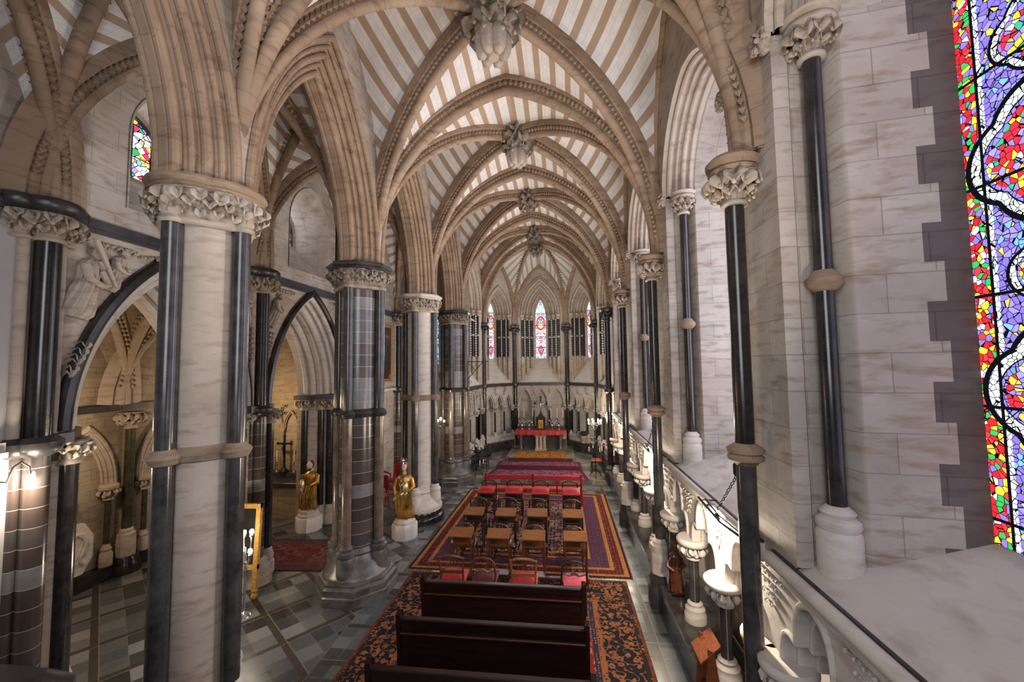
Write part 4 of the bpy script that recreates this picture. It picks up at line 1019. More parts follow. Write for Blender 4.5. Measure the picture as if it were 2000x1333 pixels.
# spandrel walls just behind the ribs
# ------------------------------------------------------------------ apse
apse = structure('wall_apse')
def apse_panel(A, B, k, top=True, win=True, strmat='marble_flat'):
    A = V3((A[0], A[1], 0)); B = V3((B[0], B[1], 0)); L = (B-A).length; e = (B-A)/L; nrm = V3((-e.y, e.x, 0))
    C0 = V3((XA, 16.8, 0)); mid = (A+B)/2
    if (C0-mid).dot(nrm) > 0: nrm = -nrm      # depth grows outwards
    F = lambda u, d, z: mid+e*u+nrm*d+V3((0,0,z))
    h = L/2; s = min(1, (h-.14)/1.10); wo = .96*s; wg = .245*s
    c = 1.15*s; zs = 6.5
    wn_ = structure('window_%d' % (10+k), (mid.x, mid.y, 4.44))
    o = [(-wo, 3.34)]+arc(wo, c, zs, 12)+[(wo, 3.34)]
    mb = MB(); wallface(mb, F, -h, h, 3.24, 8.9, [(o, 3.34)]); mb.build('wall_panel', 'cream', apse)
    dz = .62
    prof = [(wo+.05,0),(wo+.05,-.05),(wo,-.06)]+rolls(wo, 0, wg+.12, dz-.08, 5)+[(wg+.02, dz-.05),(wg, dz)]
    mb = MB(); archloft(mb, F, prof, c, zs, None, 14); 
    for a, b in ((.80, .10), (.58, .28), (.38, .43)):
        w = wg+(wo-wg)*a; oo = arc(w, c, zs, 40)
        for u, z in oo[::1]:
            p = F(u, dz*(1-a)-.03, z); mb.ell(p, (.026,.026,.026))
    mb.build('window_arch', 'cream', wn_)
    # jambs: plain stone with three dark shafts and beaded strips between
    W = lambda d: wo+(wg-wo)*d/dz
    for sg in (-1, 1):
        mb = MB(); D3 = (0, dz*.08, dz*.84, dz); low = lambda d: 3.34+1.1*d/dz
        mb.grid([[F(sg*W(d), d, low(d)) for d in D3], [F(sg*W(d), d, 4.5) for d in D3]]); mb.grid([[F(sg*W(d), d, 6.3) for d in D3], [F(sg*W(d), d, zs) for d in D3]])
        for a, b in ((0, 1), (2, 3)): mb.grid([[F(sg*W(D3[a]), D3[a], 4.5), F(sg*W(D3[b]), D3[b], 4.5)], [F(sg*W(D3[a]), D3[a], 6.3), F(sg*W(D3[b]), D3[b], 6.3)]])
        mb.build('window_jamb', 'cream', wn_)
        mb = MB(); mb.grid([[F(sg*W(D3[1]), D3[1], 4.5), F(sg*W(D3[2]), D3[2], 4.5)], [F(sg*W(D3[1]), D3[1], 6.3), F(sg*W(D3[2]), D3[2], 6.3)]]); mb.build('jamb_backing', 'marble', wn_)
        m1 = MB(); m2 = MB(); m3 = MB()
        for j, f in enumerate((.14, .42, .70)):
            p = F(sg*(W(dz*f)-.01), dz*f-.05, 0); m1.lathe(p.x, p.y, [(.045*s, 4.52), (.045*s, 6.28)], 10, cap=False)
            m2.lathe(p.x, p.y, [(.05*s, 5.40), (.075*s, 5.42), (.075*s, 5.46), (.05*s, 5.48)], 10)
            m2.lathe(p.x, p.y, [(.075*s, 3.34+.9*f), (.075*s, 4.44), (.06*s, 4.47), (.065*s, 4.5), (.045*s, 4.53)], 10)
            m2.lathe(p.x, p.y, [(.05*s, 6.26), (.10*s, 6.42), (.115*s, 6.44), (.115*s, 6.5)], 10)
            leafring(m2, p.x, p.y, .05*s, 6.37, 7, .065*s)
            if j < 2:
                p = F(sg*(W(dz*(f+.14))-.02), dz*(f+.14)-.06, 0)
                for q in range(17): m3.ell((p.x, p.y, 4.56+q*.105), (.053*s, .053*s, .046))
                m3.lathe(p.x, p.y, [(.016, 4.5), (.016, 6.3)], 6, cap=False)
        for q in range(46):
            p = F(sg*(wo+.06), -.01, 3.5+q*.068); m3.ell(p, (.024, .024, .024))
        m1.build('jamb_shaft', 'marble', wn_); m2.build('jamb_capital', 'carved', wn_); m3.build('beaded_strip', 'white_stone', wn_)
    mb = MB(); mb.add([F(-wo,0,3.34),F(wo,0,3.34),F(wg,dz,4.44),F(-wg,dz,4.44)], [(0,1,2,3)]); mb.build('window_sill', 'white_stone', wn_)
    glass(F, wg, dz-.01, c, zs, 4.44, 'glass_apse', wn_, 8)
    # string course and three blind arches below
    mb = MB(); mb.prism([(-h-.03, 3.17), (h+.03, 3.17), (h+.03, 3.25), (-h-.03, 3.25)], F, -.10, .02); mb.prism([(-h-.02, 3.25), (h+.02, 3.25), (h, 3.30), (-h, 3.30)], F, -.06, .02); mb.build('string_course', strmat, apse)
    n = 3; p_ = (2*h-.24)/n; w = p_/2-.035; ZB = 2.28; ca = w*2.2; hs = []
    for j in range(n): uc = (j-1)*p_; hs.append(([(uc-w, 1.0)]+shift(arc(w, ca, ZB, 8), uc)+[(uc+w, 1.0)], 1.0))
    mb = MB(); wallface(mb, F, -h, h, .55, 3.2, hs); mb.add([F(-h,.28,.5),F(h,.28,.5),F(h,.28,3.2),F(-h,.28,3.2)], [(0,1,2,3)])
    mb.build('wall_dado', 'white_stone', apse)
    ar = thing('apse_arcade', '', 'wall arcade', (mid.x, mid.y, 1.0), 'pointed blind arches round the apse below the windows')
    for j in range(n):
        G = lambda u, d, z, j=j: F(u+(j-1)*p_, d, z)
        mb = MB(); archloft(mb, G, [(w+.02,.0),(w+.02,-.04),(w-.01,-.05)]+rolls(w-.01, -.02, w-.075, .18, 2), ca, ZB, None, 10); mb.build('pointed_arch', 'white_stone', ar)
    m3 = MB()
    for j in range(n+1):
        u = (j-1.5)*p_; u = max(-h+.07, min(h-.07, u)); p = F(u, .02, 0)
        mb = MB(); mb.lathe(p.x, p.y, [(.042, 1.12), (.042, 2.02)], 10, cap=False); c_ = mb.build('colonnette', 'marble', ar)
        mb = MB(); capital(mb, p.x, p.y, 2.04, 2.22, .045, .10, 8, .06, seg=12); mb.lathe(p.x, p.y, [(.11, 2.21), (.13, 2.23), (.13, 2.28)], 14); mb.build('capital', 'white_stone', c_)
        mb = MB(); mb.lathe(p.x, p.y, [(.10, .92), (.10, 1.02), (.07, 1.06), (.075, 1.09), (.045, 1.13)], 12); mb.build('base', 'white_stone', c_)
        for q in range(4): leaf(m3, F(u+(random.uniform(-.05, .05)), -.01, 2.82+.1*q), -nrm, (0,0,1), .065)
    m3.build('spandrel_leaves', 'carved', apse)
    mb = MB(); mb.prism([(-h, .72), (h, .72), (h, .93), (-h, .93)], F, -.08, .02); mb.prism([(-h, .9), (h, .9), (h, .96), (-h, .96)], F, -.11, .02); mb.build('dado_plinth', 'white_stone', apse)
    mb = MB(); mb.prism([(-h-.1, .15), (h+.1, .15), (h, .72), (-h, .72)], F, -.24, .02); mb.build('apse_bench', 'marble_grey', apse)
    return ar
AV = [(1.88, 14.5), (1.60, 17.62), (.38, 19.0), (-2.10, 19.0), (-3.34, 17.62), (-3.60, 14.7)]
labs = ['pointed blind arches on the right sanctuary wall, lit by the tall candelabrum', 'pointed blind arches on the slanted apse wall right of the altar', 'three pointed blind arches straight behind the main altar', 'pointed blind arches on the slanted apse wall left of the altar', 'pointed blind arches on the left sanctuary wall behind the last pier']
for k in range(5):
    a = apse_panel(AV[k], AV[k+1], k); a['label'] = labs[k]
def apse_shaft(x, y, z1, label, r=.095, base=0.15):
    t = thing('apse_shaft', label, 'column', (x, y, base), 'dark shafts between the apse walls')
    mb = MB(); mb.lathe(x, y, [(r, base+.5), (r, z1-.42)], 16, cap=False); mb.build('shaft', 'marble', t)
    mb = MB(); mb.lathe(x, y, [(r+.11, base), (r+.11, base+.3), (r+.07, base+.35), (r+.07, base+.42), (r+.03, base+.46), (r, base+.52)], 16); mb.build('base', 'marble_flat', t)
    mb = MB(); mb.lathe(x, y, [(r, 3.12), (r+.05, 3.16), (r+.05, 3.28), (r, 3.32)], 16); mb.build('shaft_ring', 'marble_flat', t)
    mb = MB(); capital(mb, x, y, z1-.42, z1-.10, r, r+.10, 8, .1); mb.lathe(x, y, [(r+.1, z1-.12), (r+.13, z1-.09), (r+.13, z1), (r+.09, z1+.02)], 18); mb.build('capital', 'marble_flat', t)
apse_shaft(AV[1][0]-.04, AV[1][1]-.05, 6.0, 'dark shaft right of the altar at the chancel arch')
apse_shaft(AV[2][0]-.02, AV[2][1]-.06, 6.0, 'dark shaft immediately right of the altar window')
apse_shaft(AV[3][0]+.02, AV[3][1]-.06, 6.0, 'dark shaft immediately left of the altar window')
apse_shaft(AV[4][0]+.04, AV[4][1]-.05, 6.0, 'dark shaft left of the altar at the chancel arch')
apse_shaft(1.69, 14.38, 6.08, 'dark right wall shaft behind the tall candelabrum', .10)
# apse vault: ribs from the boss to the shafts, webs between, wall ribs over the windows
BO = V3((XA, 17.45, 9.36))
def qrib(P, zs, n=14):
    P = V3((P[0], P[1], zs)); d = V3((BO.x-P.x, BO.y-P.y, 0)); L = d.length; H = BO.z-zs
    return [P+d*(1-cos(a))+V3((0,0,H*sin(a))) for a in [PI/2*i/n for i in range(n+1)]]
RA = {}
for k in range(1, 5):
    P = (AV[k][0]+(XA-AV[k][0])*.06, AV[k][1]+(17.45-AV[k][1])*.05)
    pts = qrib(P, 6.0); RA[k] = pts; e = (BO-pts[0]); S = V3((e.x, e.y, 0)).normalized().cross(V3((0,0,1)))
    mb = MB(); P_, N_ = sweep(mb, pts, S, RIB, V3((BO.x, BO.y, 5.0)))
    for sg in (-1, 1): teeth(mb, P_, N_, S, sg*.088, .138, .12, .045, .05)
    mb.build('apse_rib', 'rib', ceil)
mb = MB(); mr = MB()
for k in range(1, 4):
    A = V3((AV[k][0], AV[k][1], 6.0)); B = V3((AV[k+1][0], AV[k+1][1], 6.0)); e = (B-A).normalized(); mid = (A+B)/2; w = (B-A).length/2-.06
    s = rise(w, 1.4); Wp = [mid+e*u+V3((0,0,z*2.75/s)) for u, z in arc(w, 1.4, 0, 14)]
    L_ = Wp[:15]; R_ = list(reversed(Wp[14:]))
    patch(mb, raised(RA[k], .2), raised(L_, .05), 5, .04); patch(mb, raised(RA[k+1], .2), raised(R_, .05), 5, .04)
    nn = V3((-e.y, e.x, 0)); nn = nn if (BO-mid).dot(nn) > 0 else -nn
    G = lambda u, d, z: mid+e*u+nn*d+V3((0,0,z-6.0+0))
    Pw = [p+nn*.02 for p in Wp]; sweep(mr, Pw, nn, [(-.02,.1),(.0,.02),(.05,0),(.10,.03),(.12,.08),(.12,.14)], mid)
mb.build('vault_web', 'apse_web', ceil); mr.build('wall_rib', 'rib', ceil)
# arch over the side walls of the sanctuary
for x, s in ((1.84, 1), (-3.56, -1)):
    mb = MB(); G = lambda u, d, z: (x-s*d, 16.05+u, z)
    archloft(mb, G, [(1.6,0),(1.56,.10),(1.50,.12),(1.44,.06),(1.42,0)], 2.0, ZS, None, 14); mb.build('wall_rib', 'rib', apse)
    mb = MB(); wallface(mb, G, -1.75, 1.75, 6.0, 10.5, [(arc(1.5, 2.0, ZS, 12), ZS)]); mb.build('wall_panel', 'cream', apse)
mb = MB()   # walls above the ribs are closed by the vault; added shell keeps stray daylight out
mb.box(-9.6, 3.4, -1.95, 20, 10.7, 10.8); mb.box(3.25, 3.35, -1.95, 20, -.1, 10.8); mb.box(-9.6, -9.5, -1.95, 20, -.1, 10.8)
mb.box(-9.6, 3.4, 19.9, 20, -.1, 10.8); mb.box(-9.6, 3.4, -2.0, -1.9, -.1, 10.8); mb.box(-9.6, 3.4, -2, 20, -.2, -.1)
struct(mb.build('light_shell', 'black', None, (0,0,0)))

# ------------------------------------------------------------------ rugs
def rug(name, label, quadpts, z, mat, th=.012, mats=None, parent=None, sub=1):
    """flat woven rug with thickness; corners in order far-left, far-right, near-right, near-left"""
    mb = MB(); a, b, c, d = [V3((x, y, z+th)) for x, y in quadpts]
    mb.add([a, b, c, d], [(3,2,1,0)], [(0,1),(1,1),(1,0),(0,0)])
    lo = [p-V3((0,0,th)) for p in (a,b,c,d)]; top = [a,b,c,d]
    for i in range(4):
        j = (i+1) % 4; mb.add([top[i], top[j], lo[j], lo[i]], [(0,1,2,3)], [(.01,.01)]*4)
    o = (sum(p[0] for p in quadpts)/4, sum(p[1] for p in quadpts)/4, z)
    ob = mb.build(name, mat, None, o); return tag(ob, label, 'rug')
def fringe(ob, p, q, z, n, L, dy):
    mb = MB(); o = ob.location
    for k in range(n):
        t = (k+.5)/n; x = lerp(p[0], q[0], t)+random.uniform(-.004,.004); y = lerp(p[1], q[1], t)
        mb.tube([(x, y, z+.008), (x+random.uniform(-.01,.01), y+dy*L, z+.003)], .0028, 4)
    mb.build('fringe', 'cream', ob, o)
r1 = rug('patterned_rug', 'long red and purple rug with gold striped borders under the chairs', [(-3.03,13.55),(1.36,13.40),(1.33,8.22),(-3.16,8.22)], 0, 'rug_main'); fringe(r1, (-3.16,8.22), (1.33,8.22), 0, 90, .07, -1)
r2 = rug('patterned_rug', 'black and rust floral rug under the dark pews, nearest the gallery', [(-3.02,8.12),(1.19,8.12),(1.20,4.1),(-3.08,4.1)], 0, 'rug_near')
r3 = rug('patterned_rug', 'worn dark red rug in the aisle between the banded pier and the easel', [(-7.1,9.25),(-4.9,9.45),(-4.75,7.95),(-6.95,7.8)], 0, 'rug_side')
r4 = rug('patterned_rug', 'purple rug on the sanctuary floor behind the red bench', [(-2.55,15.58),(.78,15.58),(.95,14.30),(-2.78,14.30)], .15, 'rug_purple')
r5 = rug('patterned_rug', 'purple rug on the middle altar step', [(-2.42,16.24),(.72,16.24),(.76,15.60),(-2.46,15.60)], .30, 'rug_purple')
mb = MB(); mb.bbox(-2.46, .76, 15.575, 15.60, .155, .31, .004); mb.build('rug_fold', 'red_dark', r5)
r6 = rug('patterned_rug', 'golden orange rug in front of the altar', [(-1.80,17.35),(.17,17.35),(.20,16.32),(-1.84,16.32)], .45, 'rug_gold', .02)
mb = MB(); mb.bbox(-2.1, .45, 16.215, 16.245, .315, .45, .004); mb.build('rug_fold', 'red_dark', r6)

# ------------------------------------------------------------------ pews
def make_pew():
    t = thing('pew', '', 'pew', (0,0,0), 'dark wooden pews at the back of the nave')
    w = 2.34; mb = MB()
    def panel(x):   # shaped end
        P = [(-.03,0),(.46,0),(.46,.36),(.50,.42),(.47,.50),(.36,.56),(.22,.62),(.10,.72),(.05,.90),(.02,1.02),(-.04,1.06),(-.09,1.02),(-.09,.9),(-.05,.6)]
        m = MB(); m.prism(P, lambda u, d, z: (x+d, u, z), -.028, .028); return m
    panel(0).build('pew_end', 'wood_dark', t); panel(w).build('pew_end', 'wood_dark', t)
    mb.bbox(.03, w-.03, -.05, -.02, .34, .78, .004); mb.build('back_panel', 'wood_dark', t)
    mb = MB(); mb.bbox(.02, w-.02, -.085, .0, .88, .97, .012); mb.bbox(.03, w-.03, -.07, -.015, .79, .88, .006); mb.bbox(.03, w-.03, -.075, -.01, .775, .795, .004); mb.build('top_rail', 'wood_dark', t)
    mb = MB(); mb.bbox(.028, w-.028, -.088, -.07, .785, .80, .003); mb.build('moulding', 'wood_edge', t)
    mb = MB(); mb.bbox(.03, w-.03, .0, .40, .43, .47, .01); mb.build('seat', 'wood_dark', t)
    mb = MB()
    for x in (.04, w*.345, w*.68, w-.12): mb.bbox(x, x+.09, -.05, -.01, .0, .36, .004)
    mb.bbox(.03, w-.03, -.055, -.01, .10, .15, .004); mb.build('back_strut', 'wood_dark', t)
    mb = MB(); mb.bbox(.05, w-.05, -.42, -.16, .10, .15, .01); mb.bbox(.1, .14, -.4, -.18, 0, .1, .004); mb.bbox(w-.14, w-.1, -.4, -.18, 0, .1, .004); mb.build('kneeling_board', 'wood_mid', t)
    return t
pw = make_pew(); pw.location = (-2.06, 4.30, .013); pw['label'] = 'nearest dark wooden pew, only its top edge in view at the bottom'
dup(pw, (-2.07, 5.14, .013), label='dark wooden pew in the middle, second from the gallery')
dup(pw, (-2.06, 6.02, .013), label='dark wooden pew farthest from the gallery, directly behind the small chairs')

# ------------------------------------------------------------------ chairs
def make_chair(seatmat, frame, h=.86, style=0, w=.40):
    t = thing('wooden_chair', '', 'chair', (0,0,0)); hw = w/2
    def leg(x, y, x2, y2, z1, z0=0.0): m = MB(); m.tube([(x2, y2, z0), ((x+x2)/2, (y+y2)/2, z1*.5), (x, y, z1)], [.013, .017, .02], 8); m.build('leg', frame, t)
    leg(-hw+.03, .36, -hw+.02, .38, .42); leg(hw-.03, .36, hw-.02, .38, .42)
    leg(-hw+.03, .0, -hw+.02, -.06, .42); leg(hw-.03, .0, hw-.02, -.06, .42)
    mb = MB(); mb.bbox(-hw, hw, -.01, .40, .39, .44, .02); mb.tube([(-hw+.03,.02,.2),(-hw+.03,.37,.2)], .009, 6); mb.tube([(hw-.03,.02,.2),(hw-.03,.37,.2)], .009, 6); mb.tube([(-hw+.03,.2,.2),(hw-.03,.2,.2)], .009, 6); mb.build('seat_frame', frame, t)
    mb = MB(); mb.grid([[(-hw*s*1.0+2*hw*s*j/8, .195+(.195*s)*(i/4-1), .44+.055*(1-(abs(i/4-1))**4)*(1-(abs(j/4-1))**4)) for j in range(9)] for i in range(9) for s in (1.0,)]); mb.build('seat', seatmat, t)
    m = MB()
    if style == 0:   # rounded hoop back
        P = [(-hw+.03, -.01, .42), (-hw+.0, -.03, .55), (-hw+.01, -.06, .70), (-hw+.02, -.085, h-.07), (-hw+.08, -.09, h-.01), (0, -.092, h+.015), (hw-.08, -.09, h-.01), (hw-.02, -.085, h-.07), (hw-.01, -.06, .70), (hw, -.03, .55), (hw-.03, -.01, .42)]
        m.tube(P, .017, 8); m.build('back_frame', frame, t)
        m = MB(); m.tube([(-hw+.02, -.06, .66), (-hw*.4, -.066, .635), (0, -.07, .66), (hw*.4, -.066, .635), (hw-.02, -.06, .66)], .014, 6); m.tube([(-.06,-.07,.655),(0,-.08,.69),(.06,-.07,.655)], .011, 6); m.build('back_rail', frame, t)
    elif style == 1:   # square back with crest
        m.tube([(-hw+.03, -.01, .42), (-hw+.02, -.05, .66), (-hw+.0, -.09, h)], .017, 8); m.build('back_post', frame, t); m = MB(); m.tube([(hw-.03, -.01, .42), (hw-.02, -.05, .66), (hw, -.09, h)], .017, 8); m.build('back_post', frame, t)
        m = MB(); m.tube([(-hw, -.09, h-.015), (-hw*.5, -.095, h+.02), (0, -.1, h+.03), (hw*.5, -.095, h+.02), (hw, -.09, h-.015)], [.015,.024,.026,.024,.015], 8); m.bbox(-hw+.02, hw-.02, -.06, -.04, .58, .63, .006); m.build('back_rail', frame, t)
    else:   # fan of spindles under a curved crest
        m.tube([(-hw+.03, -.01, .42), (-hw+.02, -.05, .66), (-hw+.01, -.09, h)], .016, 8); m.build('back_post', frame, t); m = MB(); m.tube([(hw-.03, -.01, .42), (hw-.02, -.05, .66), (hw-.01, -.09, h)], .016, 8); m.build('back_post', frame, t)
        m = MB(); C_ = [(hw*1.0*cos(a), -.095, h-.03+.10*sin(a)) for a in [PI*k/10 for k in range(11)]]; m.tube(C_, .015, 6)
        for k in range(1, 10): a = PI*k/10; m.tube([(.03*cos(a), -.07, .60), (hw*.95*cos(a), -.094, h-.03+.095*sin(a))], .006, 5)
        m.bbox(-hw+.02, hw-.02, -.07, -.05, .57, .60, .005); m.build('back_rail', frame, t)
    return t
GC = 'small wooden chairs set out in rows on the rugs'
spec1 = [('red', 'wood_mid', 1, 'square-backed chair with red seat, leftmost of the row behind the pews', -1.90), ('red_dark', 'wood_mid', 0, 'round-backed chair with dark red seat, second from left behind the pews', -1.35),
         ('red', 'wood_gold', 1, 'light wood chair with bright red seat, third behind the pews', -.66), ('pink', 'wood_black', 0, 'dark hoop-backed chair with pink seat, rightmost behind the pews', .18)]
for sm, fr, st, lb, x in spec1:
    c = make_chair(sm, fr, .86, st, .44 if st else .42); c.location = (x, 7.02, .014); c['label'] = lb; c['group'] = GC
xs = (-1.98, -1.27, -.56, .22); names = ('leftmost', 'second from left', 'third from left', 'rightmost')
c2 = make_chair('wood_mid', 'wood_mid', .90, 0); c3 = make_chair('red_dark', 'wood_black', .93, 2); c4 = make_chair('red', 'wood_black', .93, 2, .42)
for base, y, z, lb in ((c2, 8.38, .015, '{} round-backed wooden chair tucked behind the nearer row of wooden kneelers'), (c3, 9.72, .015, '{} dark spindle-backed chair behind the farther row of wooden kneelers'), (c4, 11.2, .015, '{} dark fan-backed chair between the red padded kneelers and the red bench')):
    for k, x in enumerate(xs):
        o = base if k == 0 else dup(base)
        o.location = (x+random.uniform(-.015, .015), y+random.uniform(-.02, .02), z); o['label'] = lb.format(names[k]); o['group'] = GC

def make_kneeler(top, frame, fan=False, pad=None):
    """prie-dieu: sloping book rest on four legs with a low kneeling board towards the camera"""
    t = thing('kneeler', '', 'kneeler', (0,0,0)); hw = .225
    m = MB()
    m.add([V3(v) for v in ((-hw,-.13,.78),(hw,-.13,.78),(hw,.13,.86),(-hw,.13,.86),(-hw,-.13,.80),(hw,-.13,.80),(hw,.13,.88),(-hw,.13,.88))], [(0,3,2,1),(4,5,6,7),(0,1,5,4),(1,2,6,5),(2,3,7,6),(3,0,4,7)])
    m.build('book_rest', top, t)
    if pad:
        m = MB(); m.grid([[(-hw+.45*j/8, -.12+.24*i/6, .81+.08*i/6+.04*(1-abs(i/3-1)**3)*(1-abs(j/4-1)**4)) for j in range(9)] for i in range(7)]); m.tube([(-hw,-.13,.80),(hw,-.13,.80)], .028, 8); m.build('pad', pad, t)
    m = MB(); m.bbox(-hw+.01, hw-.01, -.12, .12, .64, .665, .005); m.bbox(-hw+.01, hw-.01, .10, .12, .665, .84, .005); m.build('shelf', frame, t)
    for x in (-hw+.02, hw-.02):
        m = MB(); m.tube([(x, .11, 0), (x, .11, .84)], .016, 8); m.build('leg', frame, t)
        m = MB(); m.tube([(x, -.11, 0), (x, -.11, .78)], .016, 8); m.build('leg', frame, t)
        m = MB(); m.tube([(x, -.30, .22), (x, .10, .10)], .013, 6); m.tube([(x, -.30, .0), (x, -.30, .22)], .014, 6); m.build('side_rail', frame, t)
    m = MB(); m.bbox(-hw, hw, -.36, -.14, .19, .235, .01); m.build('kneeling_board', pad or frame, t)
    if fan:
        m = MB()
        for k in range(9): a = PI*(k+.5)/9; m.tube([(.02*cos(a), -.11, .30), (.19*cos(a), -.11, .30+.30*sin(a))], .007, 5)
        m.tube([(.2*cos(PI*k/12), -.11, .30+.31*sin(PI*k/12)) for k in range(13)], .011, 6); m.bbox(-hw+.02, hw-.02, -.12, -.10, .27, .30, .004); m.build('fan_panel', frame, t)
    return t
GK = 'kneelers in rows on the patterned rug'
k1 = make_kneeler('wood_gold', 'wood_mid'); k2 = make_kneeler('wood_gold', 'wood_black'); k3 = make_kneeler('wood_black', 'wood_black', True, 'red')
for base, y, lb in ((k1, 8.03, '{} wooden kneeler with sloping golden top in the nearer row'), (k2, 9.22, '{} wooden kneeler with sloping golden top in the farther row'), (k3, 10.76, '{} black kneeler with red padded top and fan-shaped panel')):
    for k, x in enumerate(xs):
        o = base if k == 0 else dup(base)
        o.location = (x+.02*(k % 2)+random.uniform(-.01,.01), y+random.uniform(-.025, .025), .013); o['label'] = lb.format(names[k]); o['group'] = GK
# red bench
def red_bench(loc, w, label, rz=0, h=.86, cells=2):
    t = thing('red_bench', label, 'bench', (0,0,0)); 
    for k in range(cells+1):
        m = MB(); x = w*k/cells; m.bbox(x-.03, x+.03, -.03, .03, 0, h+.05, .01); m.build('post', 'red_paint', t)
    m = MB(); m.bbox(0, w, -.022, .022, h-.13, h, .01); m.build('top_rail', 'red', t)
    m = MB(); m.bbox(0, w, -.018, .018, h-.30, h-.25, .006); m.bbox(0, w, -.018, .018, h-.48, h-.45, .006)
    for k in range(cells): x = w*(k+.5)/cells; m.bbox(x-.02, x+.02, -.015, .015, h-.55, h-.1, .006)
    m.build('back_rail', 'red_paint', t)
    m = MB(); m.bbox(0, w, 0, .40, .38, .46, .03); m.build('seat', 'red', t)
    for x in (.03, w-.03): m = MB(); m.tube([(x, .37, 0), (x, .37, .4)], .02, 8); m.build('leg', 'red_paint', t)
    t.location = loc; t.rotation_euler = (0,0,rz); return t
red_bench((-2.25, 12.15, .013), 2.82, 'long red bench with open back rails facing the altar')
def red_chair(loc, rz, label):
    t = make_chair('red', 'red_paint', 1.0, 1, .5); t.name = 'red_chair'; t.location = loc; t.rotation_euler = (0,0,rz); t['label'] = label; t['group'] = 'red upholstered chairs behind the crowned statue'
    m = MB(); m.bbox(-.2, .2, -.075, -.045, .62, .94, .02); m.build('back_cushion', 'red', t, (0,0,0)); return t
red_chair((-5.25, 11.55, 0), PI*.93, 'red upholstered chair nearest the banded pier')
red_chair((-5.02, 12.35, 0), PI*.93, 'red upholstered chair farther back behind the crowned statue')
red_chair((-5.35, 13.1, 0), PI*.93, 'red upholstered chair against the wall below the tall picture')

def rush_chair(loc, rz, seat, label):
    t = make_chair(seat, 'wood_black', 1.0, 1, .44); t.location = loc; t.rotation_euler = (0,0,rz); t['label'] = label
    m = MB(); m.bbox(-.14, .14, -.085, -.06, .66, .94, .01); m.build('back_splat', 'wood_dark', t, (0,0,0))
    return t
rush_chair((-3.12, 15.25, .15), -PI/2, 'wood_dark', 'dark wooden chair in the sanctuary, left side by the iron candle stand')
rush_chair((1.50, 15.45, .15), PI/2, 'orange_wood', 'dark chair with orange seat on the right of the sanctuary')

# ------------------------------------------------------------------ statues
def robe(mb, x, y, z, H, w, seed, tilt=0.0):
    """folded robe from hem to shoulders"""
    def fn(a, r, zz):
        t_ = (zz-z)/H; k = max(0.0, 1-t_)**.6
        return r*(1+.10*k*cos(7*a+seed+2*t_)+.05*k*cos(13*a+seed*2-3*t_)+.03*cos(4*a+6*t_))
    pr = [(1.0,0),(1.04,.03),(.95,.12),(.88,.25),(.84,.40),(.80,.52),(.74,.62),(.80,.72),(.90,.80),(.82,.88),(.50,.93),(.26,.955),(.22,1.0)]
    rows = []
    for r, q in pr:
        row = []
        for j in range(48):
            a = 2*PI*j/48; rr = fn(a, r*w, z+q*H); sx = 1.0; sy = .78
            row.append((x+rr*cos(a)*sx+tilt*q*H, y+rr*sin(a)*sy, z+q*H))
        rows.append(row)
    mb.grid(rows, None, True); mb.add(rows[-1], [tuple(range(48))])
def head(mb, x, y, z, s, fy=-1):
    """head with brow, nose, chin and ears facing -y"""
    mb.ell((x, y, z), (.068*s, .080*s, .098*s), None, True)
    mb.ell((x, y-.030*s, z-.050*s), (.048*s, .048*s, .050*s), None, True)
    mb.ell((x, y-.083*s, z-.012*s), (.011*s, .020*s, .024*s)); mb.ell((x, y-.070*s, z+.024*s), (.052*s, .014*s, .010*s))
    mb.ell((x, y-.078*s, z-.050*s), (.022*s, .008*s, .006*s))
    for sg in (-1, 1): mb.ell((x+sg*.068*s, y+.005*s, z-.01*s), (.010*s, .018*s, .026*s)); mb.ell((x+sg*.026*s, y-.068*s, z+.006*s), (.014*s, .010*s, .007*s))
def hand(mb, p, d, s):
    """small carved hand: palm, four fingers, thumb"""
    p = V3(p); d = V3(d).normalized(); sd = d.cross(V3((0,0,1))).normalized(); up = sd.cross(d)
    R = Matrix((sd, d, up)).transposed(); mb.ell(p, (.032*s, .042*s, .016*s), R)
    for k, (l) in enumerate((.055, .064, .060, .046)):
        b = p+sd*(-.024+.016*k)*s+d*.03*s; mb.tube([b, b+d*l*.55*s, b+d*l*s-up*.014*s], [.0088*s,.008*s,.006*s], 6)
    b = p-sd*.03*s; mb.tube([b, b-sd*.02*s+d*.025*s, b-sd*.018*s+d*.05*s], [.010*s,.009*s,.007*s], 6)
def plinth8(x, y, w, h, t, z=0):
    m = MB(); b = w*.28
    m.bbox(x-w/2, x+w/2, y-w/2, y+w/2, z, z+h, b*.9) if False else None
    o = [(-w/2+b,-w/2),(w/2-b,-w/2),(w/2,-w/2+b),(w/2,w/2-b),(w/2-b,w/2),(-w/2+b,w/2),(-w/2,w/2-b),(-w/2,-w/2+b)]
    rows = [[(x+a*k, y+c*k, zz) for a, c in o] for zz, k in ((z,1),(z+h-.01,1),(z+h,.98))]
    m.grid(rows, None, True); m.add(rows[-1], [tuple(range(8))]); m.build('plinth', 'plinth_paint', t)
